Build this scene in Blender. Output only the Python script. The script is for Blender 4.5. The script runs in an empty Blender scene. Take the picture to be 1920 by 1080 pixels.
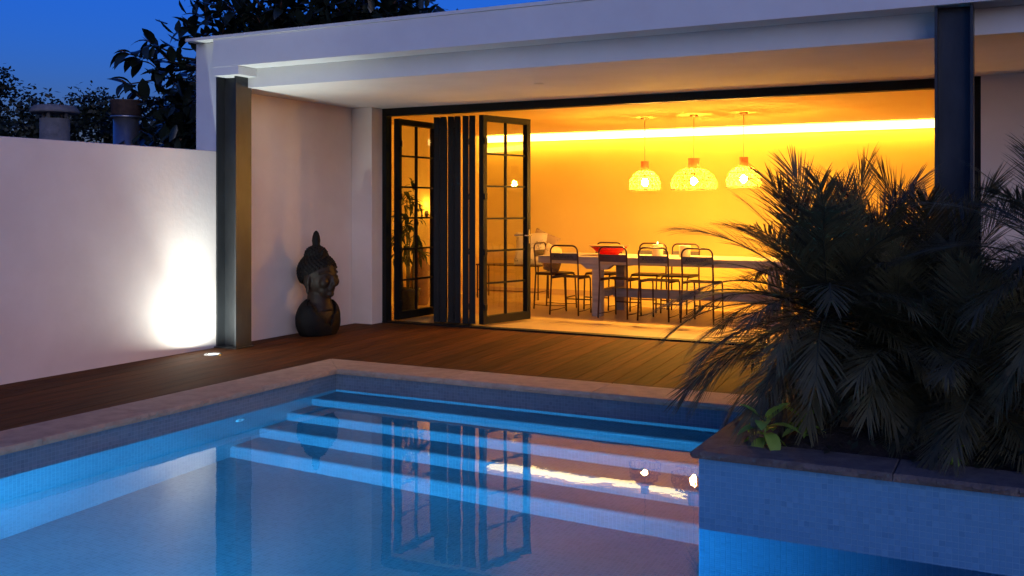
import bpy, bmesh, math, random
from mathutils import Vector, Matrix, noise as mnoise
random.seed(7)
R = math.radians
scene = bpy.context.scene
COL = scene.collection

# ------------------------------------------------------------------ camera
cam_d = bpy.data.cameras.new('camera')
cam_d.sensor_width = 36
cam_d.lens = 34.82
cam_d.shift_y = -0.0792
cam_d.clip_start = 0.05
cam_d.clip_end = 2000
cam = bpy.data.objects.new('camera', cam_d)
cam.location = (0, 0, 1.4)
cam.rotation_euler = (R(90), 0, R(27.3))
COL.objects.link(cam)
scene.camera = cam

# ------------------------------------------------------------------ dusk sky (sun just set behind the camera)
world = bpy.data.worlds.new('World')
scene.world = world
world.use_nodes = True
wn = world.node_tree.nodes
wl = world.node_tree.links
wn.clear()
sky = wn.new('ShaderNodeTexSky')
sky.sky_type = 'NISHITA'
sky.sun_disc = False
sky.sun_elevation = R(1.0)
sky.sun_rotation = R(140)
sky.air_density = 1.0
sky.dust_density = 0.4
sky.ozone_density = 6.0
tint = wn.new('ShaderNodeMix'); tint.data_type = 'RGBA'; tint.blend_type = 'MULTIPLY'
tint.inputs[0].default_value = 1.0
tint.inputs[7].default_value = (0.60, 0.52, 0.78, 1)
bg = wn.new('ShaderNodeBackground')
bg.inputs['Strength'].default_value = 0.85
wo = wn.new('ShaderNodeOutputWorld')
wl.new(sky.outputs[0], tint.inputs[6])
wl.new(tint.outputs[2], bg.inputs['Color'])
wl.new(bg.outputs[0], wo.inputs['Surface'])

# afterglow of the set sun: very low, very soft
sun_d = bpy.data.lights.new('sun', 'SUN')
sun_d.energy = 0.70
sun_d.angle = R(50)
sun_d.color = (1.0, 0.94, 0.86)
sun = bpy.data.objects.new('sun', sun_d)
COL.objects.link(sun)
sun.rotation_euler = Vector((-math.sin(R(140)) * math.cos(R(8)), -math.cos(R(140)) * math.cos(R(8)), -math.sin(R(8)))).to_track_quat('-Z', 'Y').to_euler()

vs = scene.view_settings
vs.view_transform = 'Standard'
vs.look = 'None'
vs.exposure = 0.0
vs.gamma = 1.0
vs.use_curve_mapping = False
scene.render.engine = 'CYCLES'
cy = scene.cycles
cy.use_denoising = True
try:
    cy.denoiser = 'OPENIMAGEDENOISE'
    cy.denoising_input_passes = 'RGB_ALBEDO_NORMAL'
except Exception:
    pass
cy.max_bounces = 8
cy.diffuse_bounces = 4
cy.glossy_bounces = 4
cy.transmission_bounces = 6
cy.use_adaptive_sampling = True
cy.adaptive_threshold = 0.03
cy.transparent_max_bounces = 24
cy.sample_clamp_indirect = 4.0
cy.blur_glossy = 0.5
cy.use_light_tree = True

# light levels in one place
P_UPLIGHT = 24.0
P_BEAM = 150.0
P_POOL = 265.0
S_BULB = 2700.0
S_COVE = 520.0
S_BAND = 7.0
S_SCONCE = 120.0
C_WARM = (1.0, 0.49, 0.07, 1)
C_COVE = (1.0, 0.49, 0.05, 1)
C_BAND = (1.0, 0.70, 0.22, 1)

# ------------------------------------------------------------------ helpers
class MB:
    def __init__(s):
        s.v = []; s.f = []; s.sm = []; s.uv = None
    def add(s, vs_, fs, smooth=False):
        o = len(s.v)
        s.v += [tuple(p) for p in vs_]
        s.f += [tuple(i + o for i in f) for f in fs]
        s.sm += [smooth] * len(fs)
        return s
    def box(s, x0, x1, y0, y1, z0, z1):
        v = [(x0,y0,z0),(x1,y0,z0),(x1,y1,z0),(x0,y1,z0),(x0,y0,z1),(x1,y0,z1),(x1,y1,z1),(x0,y1,z1)]
        return s.add(v, [(0,3,2,1),(4,5,6,7),(0,1,5,4),(1,2,6,5),(2,3,7,6),(3,0,4,7)])
    def prism(s, poly, z0, z1):
        n = len(poly)
        v = [(p[0], p[1], z0) for p in poly] + [(p[0], p[1], z1) for p in poly]
        f = [tuple(range(n - 1, -1, -1)), tuple(range(n, 2 * n))]
        f += [(i, (i + 1) % n, n + (i + 1) % n, n + i) for i in range(n)]
        return s.add(v, f)
    def prism_y(s, poly, y0, y1):          # poly in x,z
        n = len(poly)
        v = [(p[0], y0, p[1]) for p in poly] + [(p[0], y1, p[1]) for p in poly]
        f = [tuple(range(n)), tuple(range(2 * n - 1, n - 1, -1))]
        f += [((i + 1) % n, i, n + i, n + (i + 1) % n) for i in range(n)]
        return s.add(v, f)
    def tube(s, path, rad, n=8, cap=True):
        path = [Vector(p) for p in path]
        m = len(path)
        if not isinstance(rad, (list, tuple)): rad = [rad] * m
        vs_, fs = [], []
        t = (path[1] - path[0]).normalized()
        a = Vector((0, 0, 1)) if abs(t.z) < 0.9 else Vector((1, 0, 0))
        u = t.cross(a).normalized()
        for i, p in enumerate(path):
            if i == 0: t = path[1] - path[0]
            elif i == m - 1: t = path[-1] - path[-2]
            else: t = (path[i+1] - path[i]).normalized() + (path[i] - path[i-1]).normalized()
            t.normalize()
            u = (u - t * u.dot(t)).normalized()
            w = t.cross(u)
            for k in range(n):
                an = 2 * math.pi * k / n
                vs_.append(p + (u * math.cos(an) + w * math.sin(an)) * rad[i])
        for i in range(m - 1):
            for k in range(n):
                fs.append((i*n+k, i*n+(k+1)%n, (i+1)*n+(k+1)%n, (i+1)*n+k))
        if cap:
            fs.append(tuple(range(n - 1, -1, -1)))
            fs.append(tuple((m-1)*n + k for k in range(n)))
        return s.add(vs_, fs, True)
    def lathe(s, prof, n=24, c=(0,0,0), cap=True, wob=None):
        vs_, fs = [], []
        for j, (r, z) in enumerate(prof):
            for k in range(n):
                an = 2 * math.pi * k / n
                rr = r * (wob(an, j) if wob else 1)
                vs_.append((c[0] + rr*math.cos(an), c[1] + rr*math.sin(an), c[2] + z))
        for j in range(len(prof) - 1):
            for k in range(n):
                fs.append((j*n+k, j*n+(k+1)%n, (j+1)*n+(k+1)%n, (j+1)*n+k))
        if cap:
            fs.append(tuple(range(n - 1, -1, -1)))
            fs.append(tuple((len(prof)-1)*n + k for k in range(n)))
        return s.add(vs_, fs, True)
    def ell(s, c, r, nu=16, nv=10):
        prof = []
        vs_, fs = [], []
        for j in range(1, nv):
            ph = math.pi * j / nv - math.pi/2
            for k in range(nu):
                an = 2*math.pi*k/nu
                vs_.append((c[0]+r[0]*math.cos(ph)*math.cos(an), c[1]+r[1]*math.cos(ph)*math.sin(an), c[2]+r[2]*math.sin(ph)))
        b = len(vs_); vs_ += [(c[0],c[1],c[2]-r[2]), (c[0],c[1],c[2]+r[2])]
        for j in range(nv-2):
            for k in range(nu):
                fs.append((j*nu+k, j*nu+(k+1)%nu, (j+1)*nu+(k+1)%nu, (j+1)*nu+k))
        for k in range(nu):
            fs.append((b, (k+1)%nu, k)); fs.append((b+1, (nv-2)*nu+k, (nv-2)*nu+(k+1)%nu))
        return s.add(vs_, fs, True)
    def mesh(s, name, uvbox=False):
        me = bpy.data.meshes.new(name)
        me.from_pydata(s.v, [], s.f)
        me.polygons.foreach_set('use_smooth', s.sm)
        if uvbox:
            uv = me.uv_layers.new(name='uv')
            me.update()
            for p in me.polygons:
                n = p.normal
                for li in p.loop_indices:
                    c = me.vertices[me.loops[li].vertex_index].co
                    if abs(n.z) > 0.7: q = (c.x, c.y)
                    elif abs(n.y) > 0.7: q = (c.x, c.z)
                    else: q = (c.y, c.z)
                    uv.data[li].uv = q
        me.update()
        return me
    def build(s, name, mat, parent=None, world=False, uvbox=False, bevel=0.0, seg=1):
        me = s.mesh(name, uvbox)
        if bevel:
            bm = bmesh.new(); bm.from_mesh(me)
            bmesh.ops.bevel(bm, geom=list(bm.edges), offset=bevel, segments=seg, affect='EDGES', clamp_overlap=True)
            bm.to_mesh(me); bm.free()
            if uvbox:
                pass
        return link(name, me, mat, parent, world)

def link(name, me, mat, parent=None, world=False):
    o = bpy.data.objects.new(name, me)
    COL.objects.link(o)
    if mat and not me.materials: me.materials.append(mat)
    if parent:
        o.parent = parent
        if world:
            o.location = -(root_loc(parent))
    return o

def root_loc(p):
    v = Vector(p.location)
    while p.parent:
        p = p.parent
        v = v + Vector(p.location)
    return v

def empty(name, loc=(0,0,0), rz=0):
    o = bpy.data.objects.new(name, None)
    o.empty_display_size = 0.1
    o.location = loc; o.rotation_euler = (0, 0, rz)
    COL.objects.link(o)
    return o

def tag(o, label=None, cat=None, group=None, kind=None):
    if label: o['label'] = label
    if cat: o['category'] = cat
    if group: o['group'] = group
    if kind: o['kind'] = kind
    return o

def copy_tree(o, parent=None):
    c = o.copy(); COL.objects.link(c); c.parent = parent
    for ch in list(o.children): copy_tree(ch, c)
    return c

# ------------------------------------------------------------------ materials
def new_mat(name):
    m = bpy.data.materials.new(name); m.use_nodes = True
    nt = m.node_tree
    b = nt.nodes['Principled BSDF']
    return m, nt, b

def N(nt, t, **kw):
    n = nt.nodes.new(t)
    for k, v in kw.items():
        if k.startswith('i_'): n.inputs[k[2:].replace('_', ' ')].default_value = v
        else: setattr(n, k, v)
    return n

def ramp(nt, fac, stops):
    r = nt.nodes.new('ShaderNodeValToRGB')
    els = r.color_ramp.elements
    while len(els) < len(stops): els.new(0.5)
    for e, (p, c) in zip(els, stops):
        e.position = p; e.color = (c[0], c[1], c[2], 1)
    nt.links.new(fac, r.inputs[0])
    return r.outputs[0]

def surf(name, col, col2=None, rough=0.6, scale=6.0, bump=0.1, bscale=None, metal=0.0, spec=0.5, stretch=(1,1,1), detail=6, objrand=0.0, trans=None, dist=0.01):
    m, nt, b = new_mat(name)
    tc = N(nt, 'ShaderNodeTexCoord')
    mp = N(nt, 'ShaderNodeMapping'); mp.inputs['Scale'].default_value = stretch
    nt.links.new(tc.outputs['Object'], mp.inputs['Vector'])
    vec = mp.outputs['Vector']
    oi = N(nt, 'ShaderNodeObjectInfo')
    if objrand:
        ad = N(nt, 'ShaderNodeVectorMath', operation='ADD')
        sc = N(nt, 'ShaderNodeVectorMath', operation='SCALE'); sc.inputs['Scale'].default_value = 37.0
        cx = N(nt, 'ShaderNodeCombineXYZ')
        for i in range(3): nt.links.new(oi.outputs['Random'], cx.inputs[i])
        nt.links.new(cx.outputs[0], sc.inputs[0])
        nt.links.new(vec, ad.inputs[0]); nt.links.new(sc.outputs[0], ad.inputs[1])
        vec = ad.outputs[0]
    nz = N(nt, 'ShaderNodeTexNoise'); nz.inputs['Scale'].default_value = scale; nz.inputs['Detail'].default_value = detail
    nz.inputs['Roughness'].default_value = 0.6
    nt.links.new(vec, nz.inputs['Vector'])
    c2 = col2 or tuple(c * 0.8 for c in col)
    cc = ramp(nt, nz.outputs['Fac'], [(0.3, c2), (0.7, col)])
    if objrand:
        hs = N(nt, 'ShaderNodeHueSaturation')
        mr = N(nt, 'ShaderNodeMapRange'); mr.inputs['To Min'].default_value = 1 - objrand; mr.inputs['To Max'].default_value = 1 + objrand
        nt.links.new(oi.outputs['Random'], mr.inputs['Value'])
        nt.links.new(mr.outputs[0], hs.inputs['Value'])
        nt.links.new(cc, hs.inputs['Color']); cc = hs.outputs[0]
    nt.links.new(cc, b.inputs['Base Color'])
    b.inputs['Roughness'].default_value = rough
    b.inputs['Metallic'].default_value = metal
    b.inputs['Specular IOR Level'].default_value = spec
    if bump:
        n2 = N(nt, 'ShaderNodeTexNoise'); n2.inputs['Scale'].default_value = bscale or scale * 8; n2.inputs['Detail'].default_value = 4
        nt.links.new(vec, n2.inputs['Vector'])
        bp = N(nt, 'ShaderNodeBump'); bp.inputs['Strength'].default_value = bump; bp.inputs['Distance'].default_value = dist
        nt.links.new(n2.outputs['Fac'], bp.inputs['Height'])
        nt.links.new(bp.outputs[0], b.inputs['Normal'])
    if trans:
        tr = N(nt, 'ShaderNodeBsdfTranslucent'); mx = N(nt, 'ShaderNodeMixShader'); mx.inputs[0].default_value = trans
        out = nt.nodes['Material Output']
        nt.links.new(cc, tr.inputs['Color'])
        nt.links.new(b.outputs[0], mx.inputs[1]); nt.links.new(tr.outputs[0], mx.inputs[2])
        nt.links.new(mx.outputs[0], out.inputs['Surface'])
    return m

def emit(name, col, s):
    m = bpy.data.materials.new(name); m.use_nodes = True
    nt = m.node_tree; nt.nodes.clear()
    e = nt.nodes.new('ShaderNodeEmission'); e.inputs[0].default_value = col; e.inputs[1].default_value = s
    o = nt.nodes.new('ShaderNodeOutputMaterial'); nt.links.new(e.outputs[0], o.inputs[0])
    return m

def mosaic_mat(name, pitch, tiles, grout, offset=0.0):
    m, nt, b = new_mat(name)
    uv = N(nt, 'ShaderNodeUVMap'); uv.uv_map = 'uv'
    br = N(nt, 'ShaderNodeTexBrick')
    br.offset = offset; br.squash = 1.0
    br.inputs['Scale'].default_value = 1.0
    br.inputs['Brick Width'].default_value = pitch
    br.inputs['Row Height'].default_value = pitch
    br.inputs['Mortar Size'].default_value = pitch * 0.055
    br.inputs['Mortar Smooth'].default_value = 0.2
    br.inputs['Bias'].default_value = 0.0
    br.inputs['Color1'].default_value = (*tiles[0], 1)
    br.inputs['Color2'].default_value = (*tiles[1], 1)
    br.inputs['Mortar'].default_value = (*grout, 1)
    nt.links.new(uv.outputs[0], br.inputs['Vector'])
    nz = N(nt, 'ShaderNodeTexNoise'); nz.inputs['Scale'].default_value = 1.7; nz.inputs['Detail'].default_value = 5
    nt.links.new(uv.outputs[0], nz.inputs['Vector'])
    mx = N(nt, 'ShaderNodeMix', data_type='RGBA', blend_type='MULTIPLY'); mx.inputs[0].default_value = 1.0
    g = ramp(nt, nz.outputs['Fac'], [(0.3, (0.78, 0.8, 0.82)), (0.7, (1, 1, 1))])
    nt.links.new(br.outputs['Color'], mx.inputs[6]); nt.links.new(g, mx.inputs[7])
    nt.links.new(mx.outputs[2], b.inputs['Base Color'])
    b.inputs['Roughness'].default_value = 0.3
    bp = N(nt, 'ShaderNodeBump'); bp.inputs['Strength'].default_value = 0.5; bp.inputs['Distance'].default_value = 0.003
    bp.invert = True
    nt.links.new(br.outputs['Fac'], bp.inputs['Height'])
    nt.links.new(bp.outputs[0], b.inputs['Normal'])
    return m

M = {}
M['plaster'] = surf('white_plaster', (0.80, 0.79, 0.77), (0.70, 0.69, 0.68), rough=0.85, scale=1.3, bump=0.25, bscale=90, spec=0.2, dist=0.004)
M['plaster_warm'] = surf('beige_plaster', (0.82, 0.72, 0.65), (0.74, 0.635, 0.565), rough=0.9, scale=1.6, bump=0.3, bscale=22, spec=0.2, dist=0.005)
M['paint_in'] = surf('ochre_paint', (0.86, 0.66, 0.22), (0.81, 0.61, 0.19), rough=0.8, scale=0.8, bump=0.15, bscale=60, spec=0.2, dist=0.003)
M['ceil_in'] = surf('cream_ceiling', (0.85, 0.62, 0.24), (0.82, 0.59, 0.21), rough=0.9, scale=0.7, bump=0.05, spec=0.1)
M['steel'] = surf('dark_steel', (0.060, 0.063, 0.066), (0.030, 0.032, 0.035), rough=0.42, scale=5, bump=0.08, metal=0.5, stretch=(1, 1, 0.35))
M['frame'] = surf('anthracite_aluminium', (0.011, 0.010, 0.010), (0.007, 0.007, 0.007), rough=0.55, scale=9, bump=0.04, spec=0.2)
M['wood_deck'] = surf('oiled_deck_wood', (0.140, 0.044, 0.009), (0.055, 0.017, 0.004), rough=0.75, spec=0.15, scale=3.0, bump=0.35, bscale=14, stretch=(9, 0.55, 9), objrand=0.38, detail=8, dist=0.004)
M['dark'] = surf('dark_underlay', (0.012, 0.010, 0.009), rough=0.9, bump=0)
M['stone'] = surf('sandstone_coping', (0.60, 0.41, 0.26), (0.44, 0.29, 0.185), rough=0.8, scale=9, bump=0.5, bscale=55, objrand=0.10, dist=0.008)
M['stone_grey'] = surf('weathered_coping', (0.17, 0.14, 0.12), (0.085, 0.07, 0.065), rough=0.85, scale=11, bump=0.8, bscale=60, objrand=0.1, dist=0.01)
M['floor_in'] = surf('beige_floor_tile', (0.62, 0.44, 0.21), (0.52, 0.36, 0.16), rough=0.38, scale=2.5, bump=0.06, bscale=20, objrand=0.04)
M['mosaic'] = mosaic_mat('pool_mosaic', 0.0265, ((0.15, 0.205, 0.25), (0.20, 0.255, 0.30)), (0.25, 0.30, 0.34))
M['soil'] = surf('dark_soil', (0.035, 0.025, 0.02), (0.012, 0.009, 0.008), rough=0.95, scale=14, bump=1.0, bscale=30, dist=0.03)
M['ground'] = surf('garden_ground', (0.05, 0.045, 0.03), (0.03, 0.035, 0.02), rough=0.95, scale=2, bump=0.4)
M['table_wood'] = surf('limed_table_wood', (0.42, 0.36, 0.31), (0.27, 0.22, 0.19), rough=0.6, scale=2.2, bump=0.3, bscale=10, stretch=(0.7, 9, 9), objrand=0.1, dist=0.004)
M['chair_steel'] = surf('rusty_chair_steel', (0.075, 0.030, 0.022), (0.035, 0.018, 0.015), rough=0.4, scale=14, bump=0.1, metal=0.4)
M['chair_panel'] = surf('worn_grey_panel', (0.11, 0.09, 0.085), (0.06, 0.045, 0.042), rough=0.55, scale=12, bump=0.15)
M['chair_panel_brown'] = surf('worn_brown_panel', (0.09, 0.035, 0.03), (0.05, 0.022, 0.02), rough=0.5, scale=12, bump=0.15)
M['ink'] = surf('black_lettering', (0.012, 0.011, 0.012), rough=0.6, bump=0)
M['bronze'] = surf('dark_bronze', (0.012, 0.010, 0.009), (0.006, 0.0055, 0.006), rough=0.7, scale=11, bump=0.5, bscale=40, metal=0.0, spec=0.15, dist=0.006)
M['bronze_skin'] = surf('rubbed_bronze', (0.034, 0.020, 0.014), (0.016, 0.010, 0.008), rough=0.5, scale=9, bump=0.4, bscale=34, metal=0.0, spec=0.2, dist=0.004)
M['palm_leaf'] = surf('palm_leaf', (0.150, 0.140, 0.066), (0.075, 0.073, 0.034), rough=0.55, scale=8, bump=0, objrand=0.35, trans=0.22)
M['palm_rachis'] = surf('palm_rachis', (0.05, 0.06, 0.03), (0.03, 0.035, 0.02), rough=0.6, bump=0)
M['palm_trunk'] = surf('palm_trunk', (0.06, 0.045, 0.035), (0.025, 0.02, 0.016), rough=0.95, scale=20, bump=1.0, dist=0.02)
M['seedling'] = surf('seedling_leaf', (0.34, 0.52, 0.09), (0.22, 0.38, 0.06), rough=0.4, scale=12, bump=0.2, objrand=0.2, trans=0.3)
M['ficus'] = surf('rubber_tree_leaf', (0.020, 0.032, 0.022), (0.012, 0.019, 0.014), rough=0.3, scale=6, bump=0.05, objrand=0.3, trans=0.06)
M['ficus_bud'] = surf('rubber_tree_bud', (0.16, 0.06, 0.04), rough=0.5, bump=0)
M['bark'] = surf('bark', (0.07, 0.055, 0.045), (0.03, 0.025, 0.02), rough=0.9, scale=14, bump=0.8, stretch=(1, 1, 0.3), dist=0.01)
M['hedge'] = surf('hedge_leaf', (0.022, 0.034, 0.018), (0.010, 0.016, 0.010), rough=0.55, scale=1.3, bump=0, trans=0.1)
M['concrete'] = surf('grey_concrete', (0.22, 0.21, 0.21), (0.13, 0.125, 0.125), rough=0.9, scale=12, bump=0.5, bscale=50)
M['zinc'] = surf('zinc_pipe', (0.42, 0.42, 0.44), (0.28, 0.28, 0.30), rough=0.32, scale=7, bump=0.05, metal=0.85)
M['rust'] = surf('rusty_cowl', (0.12, 0.075, 0.06), (0.06, 0.04, 0.035), rough=0.7, scale=16, bump=0.4)
M['white_plastic'] = surf('white_plastic', (0.75, 0.75, 0.73), rough=0.35, bump=0)
M['chrome'] = surf('brushed_metal', (0.6, 0.6, 0.6), rough=0.25, bump=0, metal=1.0)
M['rattan'] = surf('rattan', (0.46, 0.27, 0.06), (0.34, 0.19, 0.04), rough=0.6, scale=30, bump=0, trans=0.5)
M['rattan_dark'] = surf('rattan_collar', (0.42, 0.17, 0.06), (0.28, 0.10, 0.035), rough=0.55, scale=40, bump=0.3, trans=0.12)
M['cane'] = surf('dark_cane', (0.16, 0.065, 0.016), (0.09, 0.035, 0.01), rough=0.7, scale=40, bump=0)
M['cord'] = surf('cord', (0.05, 0.035, 0.02), rough=0.7, bump=0)
M['brass'] = surf('brass', (0.45, 0.28, 0.10), rough=0.35, bump=0, metal=0.9)
M['red_glaze'] = surf('red_glaze', (0.70, 0.030, 0.012), (0.52, 0.02, 0.01), rough=0.22, scale=5, bump=0.05, trans=0.45)
M['bowl_rim'] = surf('tan_glaze', (0.30, 0.15, 0.06), (0.20, 0.09, 0.04), rough=0.4, scale=8, bump=0.1)
M['wax'] = surf('candle_wax', (0.88, 0.78, 0.50), (0.84, 0.72, 0.42), rough=0.5, scale=5, bump=0.03, trans=0.35)
M['terracotta'] = surf('terracotta', (0.30, 0.16, 0.08), (0.20, 0.10, 0.05), rough=0.7, scale=9, bump=0.3)
M['pot'] = surf('charcoal_pot', (0.03, 0.028, 0.027), rough=0.6, scale=20, bump=0.2)
M['bamboo_leaf'] = surf('bamboo_leaf', (0.055, 0.085, 0.03), (0.03, 0.05, 0.02), rough=0.5, scale=10, bump=0, objrand=0.3, trans=0.2)
M['bamboo_culm'] = surf('bamboo_culm', (0.12, 0.11, 0.05), (0.07, 0.06, 0.03), rough=0.5, scale=10, bump=0.1)
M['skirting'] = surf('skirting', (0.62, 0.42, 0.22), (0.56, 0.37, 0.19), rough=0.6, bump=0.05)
M['bulb'] = emit('bulb_glow', C_WARM, S_BULB)
M['led'] = emit('led_glow', C_COVE, S_COVE)
M['wall_band'] = emit('wall_band_glow', C_BAND, S_BAND)
M['sconce'] = emit('sconce_glow', C_WARM, S_SCONCE)
M['flame'] = emit('flame_glow', (1, 0.62, 0.2, 1), 25)
M['lens'] = emit('uplight_lens_glow', (0.90, 1.0, 0.88, 1), 9)
M['pool_lens'] = emit('pool_lens_glow', (0.25, 0.65, 1.0, 1), 6)

# printed cushion fabric
def cushion_mat(name, base, inks, scale):
    m, nt, b = new_mat(name)
    tc = N(nt, 'ShaderNodeTexCoord')
    vo = N(nt, 'ShaderNodeTexVoronoi'); vo.inputs['Scale'].default_value = scale; vo.feature = 'DISTANCE_TO_EDGE'
    nz = N(nt, 'ShaderNodeTexNoise'); nz.inputs['Scale'].default_value = scale * 0.6; nz.inputs['Detail'].default_value = 3
    nt.links.new(tc.outputs['Object'], nz.inputs['Vector'])
    mxv = N(nt, 'ShaderNodeMix', data_type='RGBA'); mxv.inputs[0].default_value = 0.25
    nt.links.new(tc.outputs['Object'], mxv.inputs[6]); nt.links.new(nz.outputs['Color'], mxv.inputs[7])
    nt.links.new(mxv.outputs[2], vo.inputs['Vector'])
    a = ramp(nt, vo.outputs['Distance'], [(0.0, (1, 1, 1)), (0.07, (0, 0, 0))])
    g = ramp(nt, nz.outputs['Fac'], [(0.50, (0, 0, 0)), (0.56, (1, 1, 1))])
    mu = N(nt, 'ShaderNodeMath', operation='MULTIPLY')
    nt.links.new(a, mu.inputs[0]); nt.links.new(g, mu.inputs[1])
    mx = N(nt, 'ShaderNodeMix', data_type='RGBA')
    mx.inputs[6].default_value = (*base, 1); mx.inputs[7].default_value = (*inks, 1)
    nt.links.new(mu.outputs[0], mx.inputs[0])
    nt.links.new(mx.outputs[2], b.inputs['Base Color'])
    b.inputs['Roughness'].default_value = 0.9
    return m
M['cushion'] = cushion_mat('printed_cushion', (0.74, 0.66, 0.48), (0.10, 0.06, 0.04), 14)
M['cushion_tan'] = cushion_mat('tan_cushion', (0.50, 0.36, 0.20), (0.10, 0.05, 0.03), 18)

# thin door glass
def glass_mat():
    m = bpy.data.materials.new('door_glass'); m.use_nodes = True
    nt = m.node_tree; nt.nodes.clear()
    lw = N(nt, 'ShaderNodeLayerWeight'); lw.inputs['Blend'].default_value = 0.5
    pw_ = N(nt, 'ShaderNodeMath', operation='POWER'); pw_.inputs[1].default_value = 5.0
    fr = N(nt, 'ShaderNodeMapRange'); fr.inputs['To Min'].default_value = 0.085; fr.inputs['To Max'].default_value = 0.9
    nt.links.new(lw.outputs['Facing'], pw_.inputs[0]); nt.links.new(pw_.outputs[0], fr.inputs['Value'])
    tr = N(nt, 'ShaderNodeBsdfTransparent'); tr.inputs['Color'].default_value = (0.93, 0.95, 0.93, 1)
    gl = N(nt, 'ShaderNodeBsdfGlossy'); gl.inputs['Roughness'].default_value = 0.02
    mx = N(nt, 'ShaderNodeMixShader'); o = N(nt, 'ShaderNodeOutputMaterial')
    nt.links.new(fr.outputs[0], mx.inputs[0]); nt.links.new(tr.outputs[0], mx.inputs[1]); nt.links.new(gl.outputs[0], mx.inputs[2])
    nt.links.new(mx.outputs[0], o.inputs[0])
    return m
M['glass'] = glass_mat()

def water_mat():
    m = bpy.data.materials.new('pool_water'); m.use_nodes = True
    nt = m.node_tree; nt.nodes.clear()
    g = N(nt, 'ShaderNodeBsdfRefraction'); g.inputs['IOR'].default_value = 1.333; g.inputs['Roughness'].default_value = 0.0
    g.inputs['Color'].default_value = (0.60, 0.90, 1.0, 1)
    gl = N(nt, 'ShaderNodeBsdfGlossy'); gl.inputs['Roughness'].default_value = 0.0
    fr = N(nt, 'ShaderNodeFresnel'); fr.inputs['IOR'].default_value = 1.333
    mx = N(nt, 'ShaderNodeMixShader')
    tc = N(nt, 'ShaderNodeTexCoord')
    n1 = N(nt, 'ShaderNodeTexNoise'); n1.inputs['Scale'].default_value = 2.2; n1.inputs['Detail'].default_value = 2
    n2 = N(nt, 'ShaderNodeTexNoise'); n2.inputs['Scale'].default_value = 9.0; n2.inputs['Detail'].default_value = 2
    nt.links.new(tc.outputs['Object'], n1.inputs['Vector']); nt.links.new(tc.outputs['Object'], n2.inputs['Vector'])
    b1 = N(nt, 'ShaderNodeBump'); b1.inputs['Strength'].default_value = 1.0; b1.inputs['Distance'].default_value = 0.0012
    b2 = N(nt, 'ShaderNodeBump'); b2.inputs['Strength'].default_value = 1.0; b2.inputs['Distance'].default_value = 0.0002
    nt.links.new(n1.outputs['Fac'], b1.inputs['Height']); nt.links.new(n2.outputs['Fac'], b2.inputs['Height'])
    nt.links.new(b1.outputs[0], b2.inputs['Normal'])
    for q in (g, gl, fr): nt.links.new(b2.outputs[0], q.inputs['Normal'])
    nt.links.new(fr.outputs[0], mx.inputs[0]); nt.links.new(g.outputs[0], mx.inputs[1]); nt.links.new(gl.outputs[0], mx.inputs[2])
    o = N(nt, 'ShaderNodeOutputMaterial'); nt.links.new(mx.outputs[0], o.inputs[0])
    return m
M['water'] = water_mat()

def tile_piece_mat():
    m, nt, b = new_mat('planter_tile')
    oi = N(nt, 'ShaderNodeObjectInfo'); ge = N(nt, 'ShaderNodeNewGeometry')
    ad = N(nt, 'ShaderNodeMath', operation='ADD'); fr = N(nt, 'ShaderNodeMath', operation='FRACT')
    nt.links.new(oi.outputs['Random'], ad.inputs[0]); nt.links.new(ge.outputs['Random Per Island'], ad.inputs[1])
    nt.links.new(ad.outputs[0], fr.inputs[0])
    c = ramp(nt, fr.outputs[0], [(0.0, (0.10, 0.28, 0.46)), (0.07, (0.115, 0.315, 0.51)), (0.85, (0.125, 0.335, 0.54)), (1.0, (0.145, 0.365, 0.57))])
    nt.links.new(c, b.inputs['Base Color'])
    b.inputs['Roughness'].default_value = 0.28
    return m
M['tile'] = tile_piece_mat()
M['grout'] = surf('tile_grout', (0.20, 0.43, 0.60), (0.16, 0.37, 0.54), rough=0.9, scale=20, bump=0.2)

# ================================================================== SETTING
WZ = -0.185          # water level
PXL, PXR, PYN, PYB = -5.30, 2.60, 1.30, 6.94
PLX, PLY = -1.42, 4.76   # planter corner in the pool

# ground sheet with the pool pit left open
g = MB()
big = 400
for (x0, x1, y0, y1) in ((-big, PXL-.3, -big, big), (PXR+.3, big, -big, big), (PXL-.3, PXR+.3, -big, PYN-.3), (PXL-.3, PXR+.3, PYB+.3, big)):
    g.add([(x0,y0,-.07),(x1,y0,-.07),(x1,y1,-.07),(x0,y1,-.07)], [(0,1,2,3)])
tag(g.build('ground', M['ground']), kind='structure')

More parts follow.
